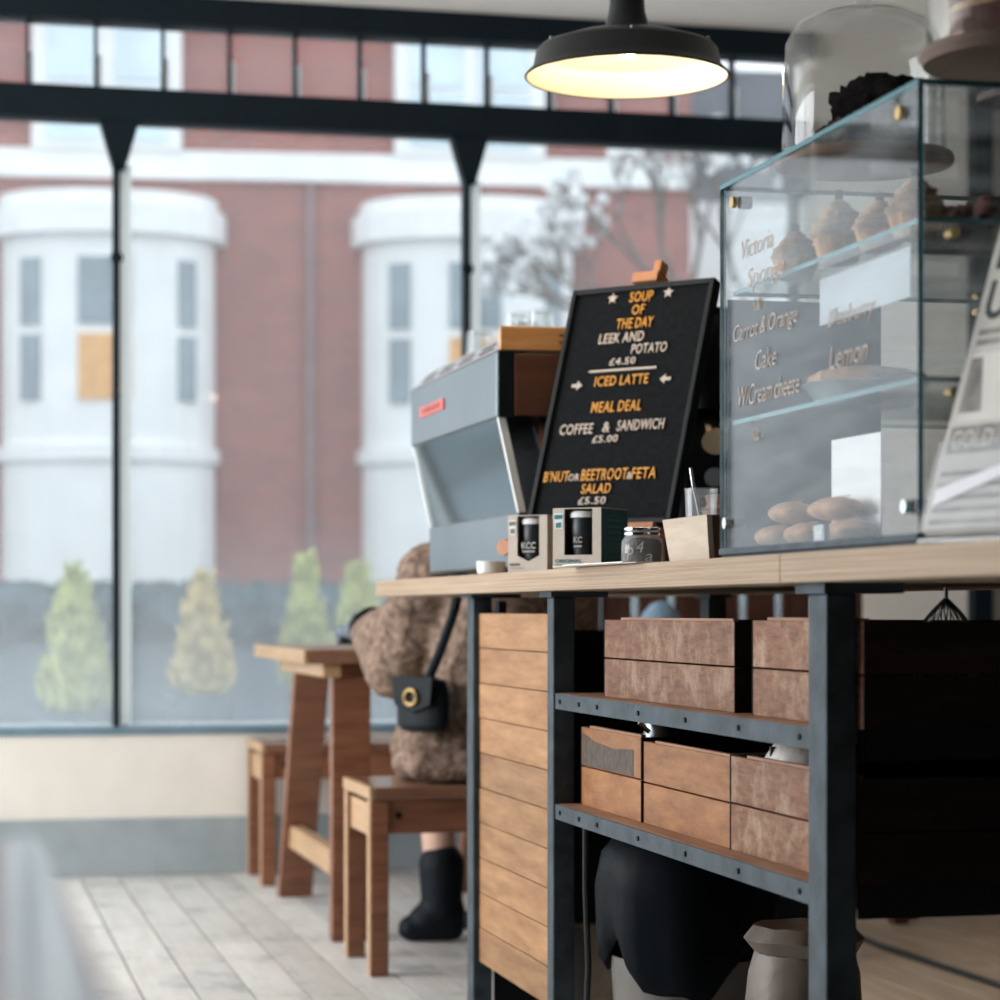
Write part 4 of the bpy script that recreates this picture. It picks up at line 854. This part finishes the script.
# ================================================================== TABLE, BENCHES, SEATS BY THE WINDOW
tt = thing('trestle_table', 'brown wooden trestle table below the shop window', 'table', (.952, 6.40, 0))
TW, TLn = 1.05, .86
for k in range(5): MB().box(.012, TLn, k*TW/5 + (.0 if k == 0 else .001), (k + 1)*TW/5 - .001, .758, .796).build('top_plank', 'table_top', tt, bevel=.003)
MB().box(0, .0115, 0, TW, .758, .796).build('lit_end_edge', 'table_edge', tt, bevel=.003)  # paler than the planks: side light painted on the end
for x in (.085, TLn - .20):
    MB().hexa([(x, 1.10, 0), (x + .105, 1.10, 0), (x + .105, 1.155, 0), (x, 1.155, 0)], [(x, .745, .72), (x + .105, .745, .72), (x + .105, .80, .72), (x, .80, .72)]).build('leg', 'table_wood', tt, bevel=.003)
    MB().hexa([(x, .05, 0), (x + .105, .05, 0), (x + .105, .105, 0), (x, .105, 0)], [(x, .04, .72), (x + .105, .04, .72), (x + .105, .095, .72), (x, .095, .72)]).build('leg', 'table_wood', tt, bevel=.003)
    MB().box(x - .03, x + .02, .02, .86, .72, .7575).build('cross_bearer', 'table_edge', tt, bevel=.003)
    MB().box(x + .02, x + .06, .106, 1.02, .165, .235).build('stretcher', 'table_edge', tt, bevel=.003)
MB().box(.15, TLn - .16, .42, .46, .71, .7575).build('apron', 'table_wood', tt)
def make_bench(loc, label):
    t = thing('bench', label, 'bench', loc, 0, 'low wooden benches at the trestle table')
    Lb, Db, Hb = 1.12, .40, .466
    MB().box(.014, Lb, 0, Db*.5 - .001, Hb - .03, Hb)  .build('seat_plank', 'table_top', t, bevel=.003); MB().box(.014, Lb, Db*.5 + .001, Db, Hb - .03, Hb)  .build('seat_plank', 'table_top', t, bevel=.003)
    MB().box(0, .0135, 0, Db, Hb - .03, Hb).build('lit_end_edge', 'table_edge', t, bevel=.002)  # light falling on the bench end is put into its pale colour
    for x in (.004, Lb - .06):
        for y in (.004, Db - .054):
            l_ = MB().box(x, x + .045, y, y + .05, 0, Hb - .031).build('leg', 'table_wood', t, bevel=.003)
            if x < .1: MB().box(x - .002, x - .0005, y + .003, y + .047, 0.002, Hb - .033).build('lit_leg_edge', 'table_edge', l_)  # pale strip paints the lit left face of the leg
    for x in (.012, Lb - .05): MB().box(x, x + .02, .056, Db - .056, Hb - .125, Hb - .045).build('end_rail', 'table_edge', t)
    for y in (.012, Db - .032): MB().box(.05, Lb - .062, y, y + .02, Hb - .115, Hb - .032).build('side_rail', 'table_wood', t)
    MB().cyl((.075, .009, Hb - .07), (.075, .0125, Hb - .07), .009, n=12).build('peg', 'screw_dark', t)
    return t
b0 = make_bench((1.027, 5.81, 0), 'wooden bench nearest the camera that the person sits on')
b1 = copy_tree(b0); b1.location = (1.02, 7.80, 0); b1['label'] = 'wooden bench between the trestle table and the window wall'
se = thing('settle', 'reddish brown wooden settle seen between counter top and upper crates', 'settle', (1.84, 6.44, 0))
MB().box(0, .87, 0, .42, .42, .45).build('seat', 'settle_wood', se, bevel=.003)
for k in range(7): MB().box(.06 + k*.112, .06 + k*.112 + .085, .37, .39, .451, .96).build('back_slat', 'settle_wood', se)
MB().box(0, .87, .36, .41, .96, 1.02).build('back_rail', 'settle_wood', se, bevel=.004)
for x in (0, .82):
    for y in (0, .36): MB().box(x, x + .05, y, y + .05, 0, .419 if y == 0 else .959).build('leg', 'settle_wood', se, bevel=.003)
qs = thing('blue_cushion', 'blue cushion leaning on the wooden settle', 'cushion', (2.05, 6.72, .451)); MB().ball((0, .0, .24), .24, 20, (.42, .28, 1)).build('cover', 'cushion_blue', qs, smooth=True); MB().lathe([(.098, .0), (.103, .004), (.098, .008)], 24).build('piping', 'cushion_blue', qs, smooth=True).rotation_euler = (R(90), 0, 0); qs.children[-1].location = (0, 0, .24)
ch = thing('wooden_chair', 'dark wooden chair whose legs show beyond the near end of the counter', 'chair', (2.74, 6.55, 0))
MB().box(0, .40, 0, .42, .43, .46).build('seat', 'settle_wood', ch, bevel=.004)
for x in (0, .355):
    for y in (0, .375): MB().box(x, x + .045, y, y + .045, 0, .429 if y == 0 else .85).build('leg', 'settle_wood', ch, bevel=.003)
for z in (.60, .74): MB().box(.046, .354, .385, .41, z, z + .09).build('back_rail', 'settle_wood', ch, bevel=.003)
wt = thing('white_table', 'white table corner out of focus in the foreground', 'table', (.062, 1.485, 0))
MB().box(-.75, 0, -.75, 0, .737, .762).build('table_top', 'white_table', wt, bevel=.006); MB().cyl((-.38, -.38, .02), (-.38, -.38, .736), .03, n=16).build('pedestal', 'raw_steel', wt); MB().lathe([(.22, 0), (.22, .012), (.04, .02)], 28, c=(-.38, -.38, 0)).build('foot', 'raw_steel', wt, smooth=True)

# ================================================================== SEATED PERSON
pe = thing('person', 'person in a brown wool coat and black boots seated at the trestle table', 'person', (1.40, 6.03, .468))
ox, oyy, oz = 1.40, 6.03, .468
def q(x, y, z): return (x - ox, y - oyy, z - oz)
body = [(q(1.40, 6.03, .62), q(1.40, 6.0, .98), .12, .11), (q(1.25, 6.0, 1.0), q(1.55, 6.0, 1.0), .05, .05), (q(1.40, 6.0, 1.0), q(1.40, 6.02, 1.14), .055, .05),
    (q(1.40, 6.045, 1.25), q(1.40, 6.04, 1.30), .078, .088), (q(1.40, 6.11, 1.20), q(1.40, 6.12, 1.205), .04, .035), (q(1.40, 6.135, 1.25), q(1.40, 6.15, 1.238), .012, .014),
    (q(1.318, 6.03, 1.255), q(1.318, 6.03, 1.28), .014, .016), (q(1.482, 6.03, 1.255), q(1.482, 6.03, 1.28), .014, .016),
    (q(1.24, 6.0, 1.0), q(1.17, 6.19, .735), .045, .040), (q(1.17, 6.19, .735), q(1.130, 6.42, .838), .040, .027), (q(1.56, 6.0, 1.0), q(1.62, 6.19, .735), .045, .040), (q(1.62, 6.19, .735), q(1.56, 6.50, .832), .040, .027),
    (q(1.32, 6.05, .575), q(1.31, 6.42, .56), .082, .062), (q(1.31, 6.42, .56), q(1.33, 6.40, .12), .058, .040), (q(1.48, 6.05, .575), q(1.50, 6.44, .56), .082, .062), (q(1.50, 6.44, .56), q(1.52, 6.46, .12), .058, .040),
    (q(1.33, 6.40, .09), q(1.30, 6.40, .04), .03, .022), (q(1.52, 6.46, .09), q(1.50, 6.48, .04), .03, .022)]
def hand(wx, wy, wz, dx, dy, sgn, g=0, curl=0):
    d = Vector((dx, dy, 0)).normalized(); sd = Vector((-d.y, d.x, 0)) * sgn; w0 = Vector((wx, wy, wz)); out = []
    for k, (off, ln) in enumerate(((.030, .062), (.011, .075), (-.009, .070), (-.028, .055))):
        a = w0 + d*.075 + sd*off; b_ = a + d*ln*.5 + Vector((0, 0, .004)); c_ = b_ + d*ln*(.45 - curl) + Vector((0, 0, -.020 - curl*.02))
        out += [(q(*(w0 + sd*off*.5)), q(*a), .016 + g, .011 + g), (q(*a), q(*b_), .0095 + g, .0085 + g), (q(*b_), q(*c_), .0085 + g, .007 + g)]
    a = w0 + d*.025 + sd*.028; b_ = a + d*.03 + sd*.028 + Vector((0, 0, -.004)); c_ = b_ + d*.028 + sd*.006
    return out + [(q(*w0), q(*a), .018 + g, .013 + g), (q(*a), q(*b_), .012 + g, .010 + g), (q(*b_), q(*c_), .010 + g, .008 + g)]
bod = body + hand(1.128, 6.43, .842, -.35, 1, -1, 0, .5) + hand(1.555, 6.515, .826, -.3, 1, 1)
blob('body', bod, 'skin', pe, voxel=.006, it=3)
coat = [(q(1.40, 6.02, .66), q(1.40, 5.99, .92), .19, .165), (q(1.24, 5.99, 1.005), q(1.56, 5.99, 1.005), .075, .075), (q(1.40, 5.99, 1.0), q(1.40, 6.0, 1.06), .09, .075),
    (q(1.225, 5.99, 1.0), q(1.165, 6.18, .745), .085, .082), (q(1.165, 6.18, .745), q(1.135, 6.38, .842), .082, .058), (q(1.19, 6.08, .88), q(1.145, 6.32, .84), .072, .058), (q(1.575, 5.99, 1.0), q(1.62, 6.19, .745), .085, .080), (q(1.62, 6.19, .745), q(1.56, 6.44, .845), .078, .048),
    (q(1.30, 6.02, .585), q(1.30, 6.40, .575), .112, .095), (q(1.50, 6.02, .585), q(1.50, 6.40, .575), .112, .095),
    (q(1.20, 5.95, .55), q(1.60, 5.93, .55), .078, .078), (q(1.165, 6.0, .508), q(1.18, 6.15, .51), .038, .038), (q(1.165, 5.90, .505), q(1.60, 5.87, .505), .036, .036), (q(1.235, 6.36, .54), q(1.26, 6.42, .35), .05, .03), (q(1.36, 6.47, .52), q(1.36, 6.47, .33), .05, .025)]
co = blob('coat', coat, 'coat_wool', pe, voxel=.011, it=5)
for v in co.data.vertices:                            # folds and pile of the wool
    n_ = noise.noise(v.co * 9) * .016 + noise.noise(v.co * 26) * .006 + noise.noise(v.co * 70) * .003; v.co += v.normal * n_
for s_, (a, c_) in enumerate((((1.136, 6.375, .852), (1.126, 6.435, .852)), ((1.561, 6.435, .844), (1.557, 6.485, .835)))):
    MB().cyl(q(*a), q(*c_), .060, .050, n=20).build('cuff', 'boot', pe, smooth=True)
blob('glove', hand(1.128, 6.43, .844, -.35, 1, -1, .006, .5) + [(q(1.128, 6.42, .844), q(1.108, 6.49, .846), .034, .032)], 'glove', pe, voxel=.005, it=2)
for (kx, ky, fx, fy) in ((1.33, 6.40, 1.245, 6.405), (1.52, 6.46, 1.45, 6.54)):
    blob('boot', [(q(kx, ky, .21), q(kx, ky, .09), .064, .056), (q(kx + .01, ky, .085), q((kx + fx)/2, (ky + fy)/2, .06), .055, .048), (q(kx + .02, ky, .045), q(fx, fy, .038), .042, .036), (q(kx + .03, ky, .035), q(kx, ky, .035), .034, .034)], 'boot', pe, voxel=.008, it=3)
blob('hair', [(q(1.40, 6.015, 1.315), q(1.40, 6.0, 1.29), .100, .100), (q(1.33, 5.98, 1.25), q(1.285, 5.965, 1.05), .055, .03), (q(1.47, 5.98, 1.25), q(1.50, 5.965, 1.05), .055, .03), (q(1.40, 5.95, 1.25), q(1.40, 5.93, 1.08), .07, .045)], 'hair', pe, voxel=.01, it=4)
for sx in (-1, 1): MB().ball(q(1.40 + sx*.032, 6.122, 1.275), .011, 10).build('eye', 'eye_white', pe, smooth=True)
MB().ball(q(1.40, 6.148, 1.212), .012, 10, (2, .5, .5)).build('mouth', 'lip', pe, smooth=True)
hbg = thing('handbag', 'black leather handbag with a round gold clasp by the seated person', 'handbag', (1.178, 5.90, .60), R(-50))
MB().lathe([(.062, 0), (.078, .015), (.08, .09), (.07, .125), (.04, .135)], 24).build('body', 'bag_leather', hbg, smooth=True); hbg.children[0].scale = (1, .45, 1)
MB().prism([(-.066, .137), (.066, .137), (.058, .065), (0, .045), (-.058, .065)], -.044, -.036).build('flap', 'bag_leather', hbg, bevel=.003)
r_ = MB(); pts = [(.019*math.cos(k*PI/8), -.049, .085 + .019*math.sin(k*PI/8)) for k in range(17)]; r_.tube(pts, .005).build('clasp_ring', 'brass', hbg, smooth=True)
bm_i = Matrix.Translation(hbg.location) @ hbg.rotation_euler.to_matrix().to_4x4(); bm_i.invert()
MB().tube([tuple(bm_i @ Vector(p)) for p in ((1.18, 5.90, .70), (1.215, 5.862, .80), (1.245, 5.835, .90), (1.275, 5.85, 1.03), (1.29, 5.95, 1.085))], .013).build('strap', 'bag_leather', hbg, smooth=True)
bpy.data.scenes.remove(TMP)
